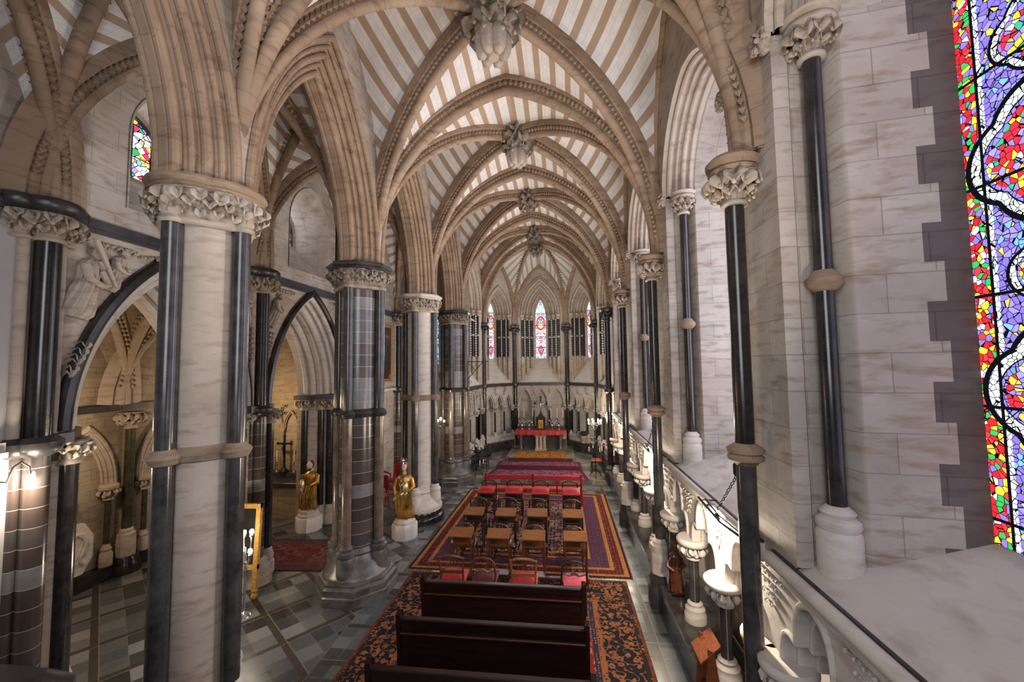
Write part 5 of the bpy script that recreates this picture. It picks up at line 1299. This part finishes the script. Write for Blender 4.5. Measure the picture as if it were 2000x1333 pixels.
# crowned golden statue with child
X, Y = -3.82, 9.72
t = thing('golden_statue', 'golden crowned statue holding a child, on a white octagonal plinth beside the rug', 'statue', (X, Y, 0))
plinth8(X, Y, .56, .34, t)
m = MB(); m.lathe(X, Y, [(.26,.34),(.26,.40),(.235,.42),(.22,.46),(.18,.47)], 8, ph=PI/8); m.build('statue_base', 'white_stone', t)
m = MB(); robe(m, X, Y, .46, 1.10, .215, 1.0)
m.tube([(X-.17, Y-.02, 1.40), (X-.235, Y-.06, 1.20), (X-.19, Y-.13, 1.02)], [.062,.058,.035], 10)
m.tube([(X+.17, Y-.02, 1.40), (X+.24, Y-.07, 1.22), (X+.14, Y-.20, 1.12), (X+.04, Y-.22, 1.13)], [.062,.06,.045,.03], 10)
for k in range(7):   # mantle folds falling from the arms
    a = -.21+.02*k; m.tube([(X+a, Y-.10, 1.12), (X+a*.95, Y-.15-.01*(k%3), .85), (X+a*.8+.02, Y-.16, .58)], [.028,.022,.018], 6)
for k in range(5): a = .10+.03*k; m.tube([(X+a, Y-.13, 1.10), (X+a*.9, Y-.16, .9), (X+a*.6, Y-.17, .7)], [.025,.022,.012], 6)
rb = m.build('robe', 'gold', t)
m = MB(); m.lathe(X, Y-.01, [(.055, 1.50), (.05, 1.58)], 12); head(m, X, Y-.03, 1.68, 1.0); hand(m, (X-.185, Y-.15, .98), (-.2,-.6,-.7), .9); m.build('head', 'skin_paint', t)
m = MB(); m.ell((X, Y+.015, 1.69), (.084, .085, .105), None, True)
for sg in (-1, 1): m.tube([(X+sg*.072, Y-.01, 1.70), (X+sg*.088, Y-.01, 1.58), (X+sg*.10, Y-.03, 1.46)], [.03,.032,.015], 8)
m.build('hair', 'hair_paint', t)
m = MB(); m.lathe(X, Y, [(.078,1.755),(.088,1.76),(.086,1.80)], 20, cap=False)
for k in range(8): a = PI*k/4; m.add([(X+.086*cos(a-.3), Y+.086*sin(a-.3), 1.80), (X+.086*cos(a+.3), Y+.086*sin(a+.3), 1.80), (X+.10*cos(a), Y+.10*sin(a), 1.865), (X+.078*cos(a), Y+.078*sin(a), 1.80)], [(0,1,2),(1,3,2),(3,0,2)])
for k in range(8): a = PI*k/4; m.ell((X+.10*cos(a), Y+.10*sin(a), 1.87), (.012,)*3)
m.build('crown', 'silver', t)
cx, cy, cz = X+.09, Y-.20, 1.22   # the child
m = MB(); m.lathe(cx, cy, [(.075, cz-.12), (.085, cz-.05), (.075, cz+.08), (.05, cz+.13), (.025, cz+.15)], 16); m.tube([(cx-.03, cy-.05, cz-.10), (cx-.07, cy-.10, cz-.13), (cx-.09, cy-.09, cz-.23)], [.035,.03,.018], 8)
m.tube([(cx+.04, cy-.04, cz-.1), (cx+.03, cy-.10, cz-.14), (cx+.02, cy-.09, cz-.25)], [.035,.03,.018], 8); m.tube([(cx-.06, cy-.02, cz+.09), (cx-.11, cy-.06, cz+.05), (cx-.13, cy-.06, cz+.12)], [.025,.02,.014], 8)
ch = m.build('child', 'gold_pale', t)
m = MB(); head(m, cx, cy-.015, cz+.20, .62); m.build('child_head', 'skin_paint', ch)
# bearded golden statue
X, Y = -6.47, 9.95
t = thing('golden_statue', 'golden bearded statue with a child on its arm, behind the banded pier in the aisle', 'statue', (X, Y, 0))
plinth8(X, Y, .58, .34, t)
m = MB(); m.lathe(X, Y, [(.27,.34),(.27,.40),(.23,.42),(.23,.50),(.18,.52)], 9, ph=.2); m.build('statue_base', 'white_stone', t)
m = MB(); robe(m, X, Y, .5, 1.02, .20, 2.2, .04)
m.tube([(X-.13, Y, 1.36), (X-.23, Y-.08, 1.18), (X-.13, Y-.20, 1.10)], [.06,.055,.03], 10); m.tube([(X+.22, Y, 1.36), (X+.27, Y-.09, 1.20), (X+.15, Y-.21, 1.14)], [.06,.055,.03], 10)
for k in range(8): a = -.2+.05*k; m.tube([(X+a+.04, Y-.10, 1.12), (X+a+.02, Y-.15-.012*(k%2), .85), (X+a*.9, Y-.15, .56)], [.022,.026,.018], 6)
m.build('robe', 'gold', t)
m = MB(); m.lathe(X+.04, Y, [(.055, 1.46), (.05, 1.54)], 12); head(m, X+.02, Y-.03, 1.62, 1.0); m.build('head', 'skin_paint', t)
m = MB(); m.ell((X+.02, Y+.02, 1.64), (.080,.084,.098), None, True)
for k in range(7): m.ell((X+.02+.02*(k-3), Y-.085, 1.535-.008*(3-abs(k-3))), (.018,.02,.035))
m.build('hair', 'hair_paint', t)
m = MB(); m.lathe(X-.08, Y-.19, [(.07, 1.05), (.08, 1.14), (.06, 1.26), (.03, 1.30)], 14); m.tube([(X-.06, Y-.24, 1.08), (X-.02, Y-.29, 1.04), (X, Y-.27, .95)], [.035,.028,.016], 8); m.tube([(X-.13, Y-.2, 1.24), (X-.18, Y-.2, 1.32), (X-.15, Y-.2, 1.40)], [.025,.02,.012], 8); ch = m.build('child', 'gold_pale', t)
m = MB(); head(m, X-.08, Y-.20, 1.37, .62); m.build('child_head', 'hair_paint', t)
# brown statue on the right bench
X, Y = 1.80, 6.98
t = thing('brown_statue', 'glossy brown wooden statue of a monk standing on the right stone bench', 'statue', (X, Y, .44))
m = MB(); m.bbox(X-.10, X+.10, Y-.11, Y+.11, .44, .49, .015); m.build('statue_base', 'wood_dark', t)
m = MB(); robe(m, X, Y, .49, .63, .115, .5)
m.tube([(X-.08, Y, 1.0), (X-.13, Y-.05, .88), (X-.05, Y-.12, .84)], [.04,.038,.02], 8); m.tube([(X+.08, Y, 1.0), (X+.12, Y-.05, .90), (X+.03, Y-.12, .86)], [.04,.038,.02], 8); m.build('habit', 'brownstat', t)
m = MB(); head(m, X, Y-.02, 1.18, .72); m.ell((X, Y+.01, 1.19), (.06,.06,.072), None, True); m.lathe(X, Y, [(.04,1.07),(.036,1.12)], 10); m.build('head', 'brownstat', t)
m = MB(); m.tube([(X-.10, Y-.07, .49), (X-.12, Y-.07, 1.2), (X-.12, Y-.03, 1.30), (X-.12, Y+.04, 1.29), (X-.12, Y+.04, 1.22)], .009, 6); m.build('staff', 'iron', t)

# dark painting inside the right arcade
def picture(name, label, F, u0, u1, z0, z1, fr, cv, b=.05, d=.04, cat='painting', group=None):
    o = F((u0+u1)/2, 0, z0); t = thing(name, label, cat, tuple(o), group)
    m = MB(); prof = [(0,0),(0,-d),(b*.35,-d*1.15),(b*.6,-d*.7),(b,-d*.55),(b,0)]
    rows = [[F(u0+i, dd, z0+i), F(u1-i, dd, z0+i), F(u1-i, dd, z1-i), F(u0+i, dd, z1-i)] for i, dd in prof]
    rows = [[V3(p) for p in r] for r in rows]; m.grid(rows, None, True); m.build('frame', fr, t, ang=20)
    m = MB(); q = [F(u0+b*.9, -d*.5, z0+b*.9), F(u1-b*.9, -d*.5, z0+b*.9), F(u1-b*.9, -d*.5, z1-b*.9), F(u0+b*.9, -d*.5, z1-b*.9)]; m.add(q, [(0,1,2,3)], [(0,0),(1,0),(1,1),(0,1)]); m.build('canvas', cv, t)
    return t, m
F = lambda u, d, z: (2.22+d-(z-.5)*.0, 5.74+u, z)
t, _ = picture('painting', 'dark framed painting leaning inside the arch of the right wall', F, -.44, .40, .52, 1.80, 'black', 'paint_dark', .06)
m = MB(); rows = [[F(-.375, -.045, .585), F(.335, -.045, .585), F(.335, -.045, 1.735), F(-.375, -.045, 1.735)], [F(-.355, -.04, .605), F(.315, -.04, .605), F(.315, -.04, 1.715), F(-.355, -.04, 1.715)]]
m.grid(rows, None, True); m.build('gilt_slip', 'gold_pale', t)
F = lambda u, d, z: (-6.04+0*d-d*-1, 13.5+u, z)
picture('painting', 'tall dark gilt-framed painting on the aisle wall behind the piers', lambda u, d, z: (-6.02-d, 13.45+u, z), -.5, .5, 3.62, 5.6, 'gilt', 'paint_tall', .09, .08)
# gilt easel picture with a mirror-dark panel, and the lamp bracket in front of it
t = thing('easel_picture', 'gilt-framed dark picture standing on an easel in the aisle', 'picture', (-5.72, 6.93, 0))
Fe = lambda u, d, z: (-5.80+u*.97+0*d, 6.86+u*.10+d+.06*(z), z)
m = MB(); b = .08
for (u0, u1, z0, z1) in ((-.42, .34, 1.58, 1.66), (-.42, .34, .52, .60)): m.prism([(u0,z0),(u1,z0),(u1,z1),(u0,z1)], Fe, -.03, .03)
m.prism([(.26,.14),(.34,.14),(.34,1.66),(.26,1.66)], Fe, -.032, .032); m.prism([(-.42,.14),(-.34,.14),(-.34,1.66),(-.42,1.66)], Fe, -.032, .032)
for u in (.30, -.38): m.ell(Fe(u, 0, .07), (.05,.07,.07)); m.ell(Fe(u, .0, .16), (.05,.05,.05))
m.build('gilt_frame', 'gilt', t)
m = MB(); m.prism([(-.34,.60),(.26,.60),(.26,1.58),(-.34,1.58)], Fe, .0, .02); m.build('dark_panel', 'mirror', t)
def bulb(mb_b, p, r=.03): mb_b.ell(p, (r, r, r*1.35), None, True)
LIGHTS = []
def lamp_light(p, e, r=.05, c=(1,.86,.66)):
    l = bpy.data.lights.new('lamp_light', 'POINT'); l.energy = e; l.color = c; l.shadow_soft_size = r
    o = bpy.data.objects.new('lamp_light', l); o.location = p; COL.objects.link(o); return o
t = thing('candelabrum', 'silver branched lamp with round glowing bulbs in front of the easel picture', 'lamp', (-5.33, 6.45, 0))
m = MB(); bx, by = -5.33, 6.45
m.lathe(bx, by, [(.12,0),(.10,.03),(.02,.08),(.015,.9),(.03,.95),(.015,1.0),(.012,1.12)], 12)
BP = []
for k, (dx, dz) in enumerate(((-.20,.10),(-.13,.26),(.0,.36),(.14,.38),(.12,.06))):
    P = [(bx, by, .92), (bx+dx*.55, by-.03, .86), (bx+dx, by-.04, .95+dz-.08), (bx+dx, by-.04, .95+dz)]
    m.tube(P, .010, 6); m.lathe(bx+dx, by-.04, [(.03,.95+dz-.01),(.034,.95+dz+.01),(.014,.95+dz+.03)], 10); BP.append((bx+dx, by-.04, .95+dz+.065))
m.tube([(bx+.10*cos(a)*(1-a/14), by-.03, .80+.10*sin(a)*(1-a/14)) for a in [k*.45 for k in range(18)]], .009, 6)
m.build('branches', 'silver', t)
for p in BP: m = MB(); bulb(m, p, .034); m.build('bulb', 'bulb', t)
lamp_light((bx, by-.15, 1.25), 26)

# ------------------------------------------------------------------ wall lamps on the right
def right_lamp(y, label, e):
    t = thing('wall_lamp', label, 'wall lamp', (1.66, y, 2.46), 'chained bracket lamps along the right wall')
    y1 = y+1.22; m = MB(); m.tube([(1.66, y+.10, 2.50), (1.64, y+.5, 2.47), (1.66, y1, 2.50)], .014, 8); m.tube([(1.70, y+.08, 2.50), (1.70, y+.7, 2.47), (1.72, y1-.06, 2.50)], .010, 8)
    for q in (.12, 1.15): m.tube([(1.66, y+q, 2.49), (1.84, y+q, 2.49)], .008, 6)
    for q in range(4): m.lathe(1.66, y+.9+.06*q, [(.004, 2.40), (.012, 2.41), (.006, 2.44), (.006, 2.50)], 6)
    m.build('iron_bracket', 'iron', t)
    m = MB(); a = V3((1.69, y+.10, 3.10)); b = V3((1.66, y+.66, 2.52)); n = 13
    for k in range(n):
        c = a.lerp(b, (k+.5)/n); d = (b-a).normalized(); s = V3((1,0,0)) if k % 2 else d.cross(V3((1,0,0)))
        l = .034; w = .014; m.tube([c+d*l*cos(q)+s*w*sin(q) for q in [2*PI*j/8 for j in range(8)]], .0045, 5, closed=True)
    m.build('chain', 'iron', t)
    m = MB(); m.lathe(1.68, y+.10, [(.03, 3.05), (.045, 3.08), (.045, 3.16), (.03, 3.19)], 10); m.build('chain_mount', 'iron', t)
    m = MB()
    for q in (.72, 1.0): m.tube([(1.68, y+q, 2.48), (1.70, y+q, 2.42)], .028, 8)
    m.build('lamp_holder', 'iron', t)
    m = MB()
    for q in (.72, 1.0): m = MB(); bulb(m, (1.71, y+q, 2.385), .030); m.build('bulb', 'bulb', t)
    lamp_light((1.66, y+.85, 2.33), e, .06)
right_lamp(PY(0)+.05, 'chained wall lamp glowing beside the nearest tall right shaft', 150)
right_lamp(PY(1)+.05, 'chained wall lamp glowing in the second bay of the right wall', 130)
right_lamp(PY(2)+.05, 'chained wall lamp glowing in the farthest nave bay of the right wall', 130)
# left wall lamp
t = thing('wall_lamp', 'small curved wall lamp with two glowing bulbs at the left edge', 'wall lamp', (-5.95, 3.62, 2.95))
m = MB(); m.lathe(0, 0, [(.0,0)]*0 or [(.07,0),(.06,.02),(.03,.035)], 14); 
m.v = [(-5.99+z, 3.68+x, 2.98+y) for x, y, z in m.v]; m.build('back_plate', 'wood_gold', t)
m = MB(); m.tube([(-5.97, 3.68, 2.98), (-5.86, 3.72, 2.96), (-5.82, 3.74, 3.12), (-5.80, 3.79, 3.16), (-5.79, 3.85, 3.10), (-5.79, 3.86, 3.02)], .011, 8); m.tube([(-5.97, 3.68, 2.98), (-5.88, 3.6, 2.94), (-5.86, 3.55, 3.0)], .010, 8); m.tube([(-5.98,3.72,3.25),(-5.98,3.68,3.0)], .004, 5); m.build('bracket', 'iron', t)
m = MB(); bulb(m, (-5.79, 3.86, 2.965), .034); bulb(m, (-5.86, 3.55, 3.02), .03); m.build('bulb', 'bulb', t); lamp_light((-5.70, 3.74, 2.90), 42)
# lamp on the second white pier and further small ones
t = thing('wall_lamp', 'small lamp on the aisle side glowing between the last two piers', 'wall lamp', (-4.35, 12.9, 2.3))
bx, by = -3.98, 13.4
m = MB(); m.tube([(bx+.05, by+.6, 2.1), (bx+.02, by+.2, 2.0), (bx, by, 2.15), (bx-.02, by-.04, 2.3)], .012, 8); m.tube([(bx, by, 2.10), (bx-.12, by, 2.12), (bx-.13, by, 2.24)], .01, 6); m.build('bracket', 'iron', t)
m = MB(); bulb(m, (bx-.02, by-.04, 2.36), .035); bulb(m, (bx-.13, by, 2.29), .03); bulb(m, (bx+.08, by, 2.28), .03); m.build('bulb', 'bulb', t); lamp_light((bx, by-.12, 2.36), 50)
lamp_light((-8.0, 9.9, 3.1), 85, .12, (1,.72,.42)); lamp_light((-8.0, 5.6, 3.1), 80, .12, (1,.74,.46))

# iron triangular bracket on the left of the sanctuary
t = thing('hanging_bracket', 'black iron triangular bracket projecting from the last banded pier', 'bracket', (-3.35, 14.9, 4.2))
m = MB(); m.tube([(-3.42, 14.9, 4.28), (-2.62, 14.9, 4.28)], .016, 6); m.tube([(-3.40, 14.9, 3.65), (-2.84, 14.9, 4.27)], .014, 6); m.tube([(-3.40, 14.9, 4.22), (-3.12, 14.9, 3.97)], .009, 6)
for (cx, cz, r) in ((-3.10, 4.13, .08), (-3.22, 4.02, .07), (-3.33, 3.5, .07)): m.tube([(cx+r*cos(a)*(1-a/9), 14.9, cz+r*sin(a)*(1-a/9)) for a in [k*.5 for k in range(14)]], .008, 5)
m.build('scrolled_bracket', 'iron', t)

# ------------------------------------------------------------------ altar group
AZ = .45
t = thing('altar', 'main stone altar table with red cloth on short columns', 'altar', (-.86, 17.85, AZ))
m = MB(); m.bbox(-1.92, .20, 17.50, 18.17, 1.20, 1.30, .015); m.bbox(-1.86, .14, 17.55, 18.2, 1.13, 1.20, .01); m.build('table_slab', 'wood_black', t)
for x, n_, r in ((-1.72, 1, .07), (-.86, 3, .07), (0.0, 1, .07)):
    m = MB()
    for k in range(n_):
        xx = x+(k-(n_-1)/2)*.16
        m.lathe(xx, 17.72, [(.11,AZ),(.11,AZ+.05),(.085,AZ+.08),(.07,AZ+.11),(.065,.98),(.085,1.02),(.10,1.10),(.11,1.14)], 14); leafring(m, xx, 17.72, .07, 1.06, 7, .055)
    m.bbox(x-.13*n_**.5-.03, x+.13*n_**.5+.03, 17.58, 17.86, AZ, AZ+.04, .008); m.build('leg', 'marble_brown' if n_ == 1 else 'cream', t)
t = thing('altar_cloth', 'red altar cloth with hanging ends lying on the main altar', 'altar cloth', (-.86, 17.85, 1.3))
m = MB(); z = 1.304
pts = [(-.012-.0, z-.16), (0, z)]
rows = []
for j in range(41):
    x = -1.95+2.18*j/40; wv = .012*sin(j*1.1)
    rows.append([(x, 17.46+wv, z-.17), (x, 17.475+wv*.5, z-.06), (x, 17.49, z+.004), (x, 17.8, z+.006), (x, 18.09, z+.006)])
m.grid(rows)
for x in (-1.955, .235): m.grid([[(x, 17.47+.02*k, z), (x+.004*cos(k*2), 17.47+.02*k, z-.35), (x, 17.47+.02*k, z-.68)] for k in range(8)])
m.build('cloth', 'red', t)
m = MB()
for x in (-1.965, .245): m.bbox(x-.006, x+.006, 17.46, 17.60, z-.70, z-.05, .001)
m.build('gold_edging', 'gold_pale', t)
t = thing('gradine', 'dark shelf along the back of the main altar', 'shelf', (-.86, 18.3, 1.3))
m = MB(); m.bbox(-1.92, .18, 18.10, 18.38, 1.31, 1.42, .01); m.build('shelf', 'marble_grey', t)
m = MB(); m.bbox(-1.8, .08, 18.2, 18.4, .45, 1.31, .01); m.build('support', 'marble_flat', t)
for k, (x, w) in enumerate(((-2.00, 'leftmost'), (-1.62, 'second from left'), (-1.22, 'third from left'), (-.42, 'third from right'), (-.14, 'second from right'), (.12, 'rightmost'))):
    x = max(-1.86, x); candlestick('tall candlestick with white candle on the main altar, '+w, (x, 18.26, 1.42), .34, 'silver', .44, 'candlesticks on the main altar', s=1.15)
t = thing('tabernacle', 'dark gabled tabernacle with golden door in the middle of the altar', 'tabernacle', (-.86, 18.1, 1.31)); x = -.86; y = 18.02
m = MB(); m.bbox(x-.17, x+.17, y-.13, y+.13, 1.31, 1.74, .01)
m.prism([(x-.20,1.74),(x+.20,1.74),(x,2.04)], lambda u, d, z_: (u, d, z_), y-.15, y+.15)
for sg in (-1, 1): m.lathe(x+sg*.18, y-.13, [(.03,1.31),(.022,1.36),(.022,1.70),(.035,1.75),(.03,1.80),(.003,1.90)], 8)
m.ell((x, y-.15, 2.04), (.03,.03,.04)); m.build('case', 'iron', t)
m = MB(); m.bbox(x-.11, x+.11, y-.145, y-.13, 1.35, 1.72, .004)
for q in range(2):
    for r in range(4): m.ell((x-.05+.10*q, y-.147, 1.40+.09*r), (.038,.008,.034))
m.build('door', 'gold', t)
crucifix('black crucifix with silver figure standing behind the tabernacle', (-.86, 18.24, 1.42), 1.26, 'iron', 'silver', 1.5)
def flowers(x, label):
    t = thing('vase_bouquet', label, 'vase', (x, 17.9, 1.31), 'silver flower vases on the main altar')
    m = MB(); m.lathe(x, 17.9, [(.045,1.31),(.04,1.33),(.015,1.37),(.04,1.43),(.045,1.48),(.03,1.53),(.045,1.55)], 12); m.build('vase', 'silver', t)
    m = MB(); m2 = MB()
    for k in range(14):
        a = k*2.4; r = .10*sqrt((k+1)/14); p = (x+r*cos(a)*1.2, 17.9+r*sin(a), 1.64+.06*sin(k*1.7)+.03*(1-r*8)); m.tube([(x, 17.9, 1.53), p], .004, 4); m2.ell(p, (.030,.03,.024)); leaf(m2, p, (cos(a), sin(a), .2), (0,0,1), .045)
    m.build('stems', 'leafgreen', t); m2.build('blooms', 'silver', t)
flowers(-1.68, 'silver-white flower vase leftmost on the main altar'); flowers(-1.36, 'silver-white flower vase left of the tabernacle, next to it'); flowers(-.36, 'silver-white flower vase right of the tabernacle, next to it'); flowers(-.06, 'silver-white flower vase rightmost on the main altar')

# tall candelabra in the sanctuary
def tall_cand(x, y, h, label, lit):
    t = thing('standing_candelabrum', label, 'candelabrum', (x, y, .15))
    m = MB(); z = .15
    for k in range(3): a = k*2*PI/3+.5; m.tube([(x, y, z+.28), (x+.12*cos(a), y+.12*sin(a), z+.22), (x+.2*cos(a), y+.2*sin(a), z+.08), (x+.24*cos(a), y+.24*sin(a), z+.01)], .014, 6)
    m.lathe(x, y, [(.02,z+.2),(.045,z+.28),(.016,z+.34),(.014,h*.45),(.04,h*.47),(.015,h*.5),(.013,h*.72),(.035,h*.74),(.012,h*.77),(.012,h)], 8)
    for k in range(10):
        a = k*1.9; zz = h*.5+.05*k; m.tube([(x, y, zz), (x+.10*cos(a), y+.10*sin(a), zz+.03), (x+.15*cos(a), y+.15*sin(a), zz+.11)], [.010,.008,.003], 5); leaf(m, (x+.12*cos(a), y+.12*sin(a), zz+.05), (cos(a), sin(a), .3), (0,0,1), .06)
    m.build('stem', 'iron', t)
    m = MB(); m.tube([(x+.25*cos(a), y+.25*sin(a), h) for a in [2*PI*k/24 for k in range(24)]], .014, 6, closed=True)
    for k in range(4): a = k*PI/2+.4; m.tube([(x, y, h*.86), (x+.12*cos(a), y+.12*sin(a), h-.06), (x+.25*cos(a), y+.25*sin(a), h)], .008, 5)
    m.tube([(x+.24*cos(a), y+.24*sin(a), h*.53) for a in [2*PI*k/20 for k in range(20)]], .012, 6, closed=True)
    for k in range(6): a = k*PI/3; m.tube([(x, y, h*.48), (x+.24*cos(a), y+.24*sin(a), h*.53)], .01, 5)
    m.build('candle_ring', 'iron', t)
    for k in range(7):
        a = 2*PI*k/7; px, py = x+.23*cos(a), y+.23*sin(a)
        m = MB(); m.lathe(px, py, [(.014,h+.01),(.014,h+.10),(.003,h+.11)], 8); c_ = m.build('candle', 'candle', t)
        if lit: m = MB(); m.ell((px, py, h+.14), (.022,.022,.04)); m.build('flame', 'flame', c_)
        if k % 2 == 0: m = MB(); m.lathe(x+.24*cos(a), y+.24*sin(a), [(.014,h*.53+.01),(.014,h*.53+.16),(.003,h*.53+.17)], 8); m.build('candle', 'candle', t)
    if lit: lamp_light((x, y-.02, h+.22), lit, .18, (1,.86,.66))
tall_cand(1.20, 14.72, 2.0, 'tall black iron candelabrum blazing at the right of the sanctuary', 150)
tall_cand(-3.02, 14.55, 1.12, 'low black iron candle stand beside the last banded pier', 0)
# plant pot on the right of the altar
t = thing('potted_plant', 'dark leafy plant in a stone urn on the bench right of the altar', 'plant', (1.0, 17.95, .72))
m = MB(); m.lathe(1.0, 17.95, [(.10,.72),(.12,.75),(.08,.80),(.14,.95),(.16,1.0),(.15,1.03)], 14); m.build('urn', 'terracotta', t)
m = MB()
for k in range(26): a = k*2.4; r = .14*sqrt((k+1)/26); leaf(m, (1.0+r*cos(a), 17.95+r*sin(a), 1.08+.10*(1-r*5)), (cos(a), sin(a), .2), (0,0,1), .09)
m.build('foliage', 'leafgreen', t)
# orange wooden lectern boards at the right foot
t = thing('wooden_stand', 'orange wooden book stand at the foot of the nearest right shaft', 'book stand', (1.72, 5.05, 0))
m = MB()
for y in (4.92, 5.22): m.prism([(1.45,0),(1.52,0),(1.66,.50),(1.60,.92),(1.54,.95),(1.50,.5)], lambda u, d, z: (u+.05, y+d, z), -.015, .015)
m.build('side_board', 'orange_wood', t)
m = MB(); m.add([V3(v) for v in ((1.50,4.90,.78),(1.72,4.90,.98),(1.72,5.24,.98),(1.50,5.24,.78),(1.50,4.90,.80),(1.72,4.90,1.0),(1.72,5.24,1.0),(1.50,5.24,.80))], [(0,3,2,1),(4,5,6,7),(0,1,5,4),(1,2,6,5),(2,3,7,6),(3,0,4,7)]); m.build('book_board', 'orange_wood', t)
# gallery parapet corner under the camera
m = MB(); m.bbox(-5.95, -2.02, -1.55, 1.58, 2.60, 2.91, .06); tag(m.build('gallery_ledge', 'marble', None, (-4.0, 0, 2.6)), 'dark stone ledge of the gallery in the bottom left corner', 'ledge')

# ------------------------------------------------------------------ light, camera
def area(loc, rot, sx, sy, e, c):
    l = bpy.data.lights.new('daylight', 'AREA'); l.shape = 'RECTANGLE'; l.size = sx; l.size_y = sy; l.energy = e; l.color = c
    o = bpy.data.objects.new('daylight', l); o.location = loc; o.rotation_euler = rot; COL.objects.link(o); return o
R90 = PI/2
# fill from the added west window (behind the camera); daylight through the side windows
area((XA, -1.5, 6.0), (R90, 0, 0), 3.0, 4.6, 150, (.88,.92,1))
for i in range(-1, 3):
    ym = PY(i+.5); area((2.94, ym, 5.2), (0, R90, 0), 4.4, 1.9, (7, 75, 90, 90)[i+1], (.84,.88,1))
for i in (0, 1): area((-6.9, PY(i+.5), 7.8), (0, -R90, 0), 0.9, 1.0, 5, (.88,.92,1))
area((XA, 18.9, 5.6), (-R90, 0, 0), 0.5, 2.2, 45, (.9,.95,1))
for k, sx in ((1, 1), (3, -1)):
    mx, my = (AV[k][0]+AV[k+1][0])/2, (AV[k][1]+AV[k+1][1])/2; area((mx, my-.05, 5.6), (-R90, 0, -sx*.85), 0.5, 2.2, 42, (.9,.95,1))
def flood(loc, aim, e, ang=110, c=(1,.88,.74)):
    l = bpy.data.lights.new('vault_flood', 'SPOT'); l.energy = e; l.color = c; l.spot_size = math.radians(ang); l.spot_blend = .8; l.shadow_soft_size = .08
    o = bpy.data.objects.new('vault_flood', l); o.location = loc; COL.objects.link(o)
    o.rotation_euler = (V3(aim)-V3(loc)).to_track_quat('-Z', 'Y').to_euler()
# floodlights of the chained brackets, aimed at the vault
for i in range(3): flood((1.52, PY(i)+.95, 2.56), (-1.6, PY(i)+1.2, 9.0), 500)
flood((1.45, 1.2, 3.1), (-1.6, 4.0, 9.0), 380); flood((-3.2, 15.4, 3.6), (-.5, 16.6, 9.0), 120); flood((1.3, 15.0, 2.6), (-1.2, 17.5, 8.0), 160)  # extra upward spots added at gallery and sanctuary, with no fixture
w = bpy.data.worlds.new('world'); SC.world = w; w.use_nodes = True; w.node_tree.nodes['Background'].inputs[0].default_value = (.8,.85,1,1); w.node_tree.nodes['Background'].inputs[1].default_value = .5
cam = bpy.data.cameras.new('camera'); co = bpy.data.objects.new('camera', cam); COL.objects.link(co)
cam.sensor_width = 36; cam.lens = 788.45/2000*36; cam.clip_start = .05
pi_, ya, ro = .0589, .1155, -.0125
fw = V3((-sin(ya)*cos(pi_), cos(ya)*cos(pi_), sin(pi_))); rt = V3((cos(ya), sin(ya), 0)); up = rt.cross(fw)
r2 = rt*cos(ro)+up*sin(ro); u2 = up*cos(ro)-rt*sin(ro)
co.matrix_world = Matrix((r2, u2, -fw)).transposed().to_4x4(); co.location = (0, 0, 4.146)
SC.camera = co
for o in bpy.data.objects:
    if 'abs' in o: del o['abs']
vs = SC.view_settings; vs.view_transform = 'Standard'; vs.look = 'None'; vs.gamma = 1; vs.use_curve_mapping = False; vs.exposure = .2
cy = SC.cycles; cy.use_denoising = True; cy.use_adaptive_sampling = True; cy.adaptive_threshold = .02; cy.max_bounces = 6; cy.diffuse_bounces = 3; cy.glossy_bounces = 3; cy.transmission_bounces = 2; cy.sample_clamp_indirect = 6; cy.caustics_reflective = False; cy.caustics_refractive = False
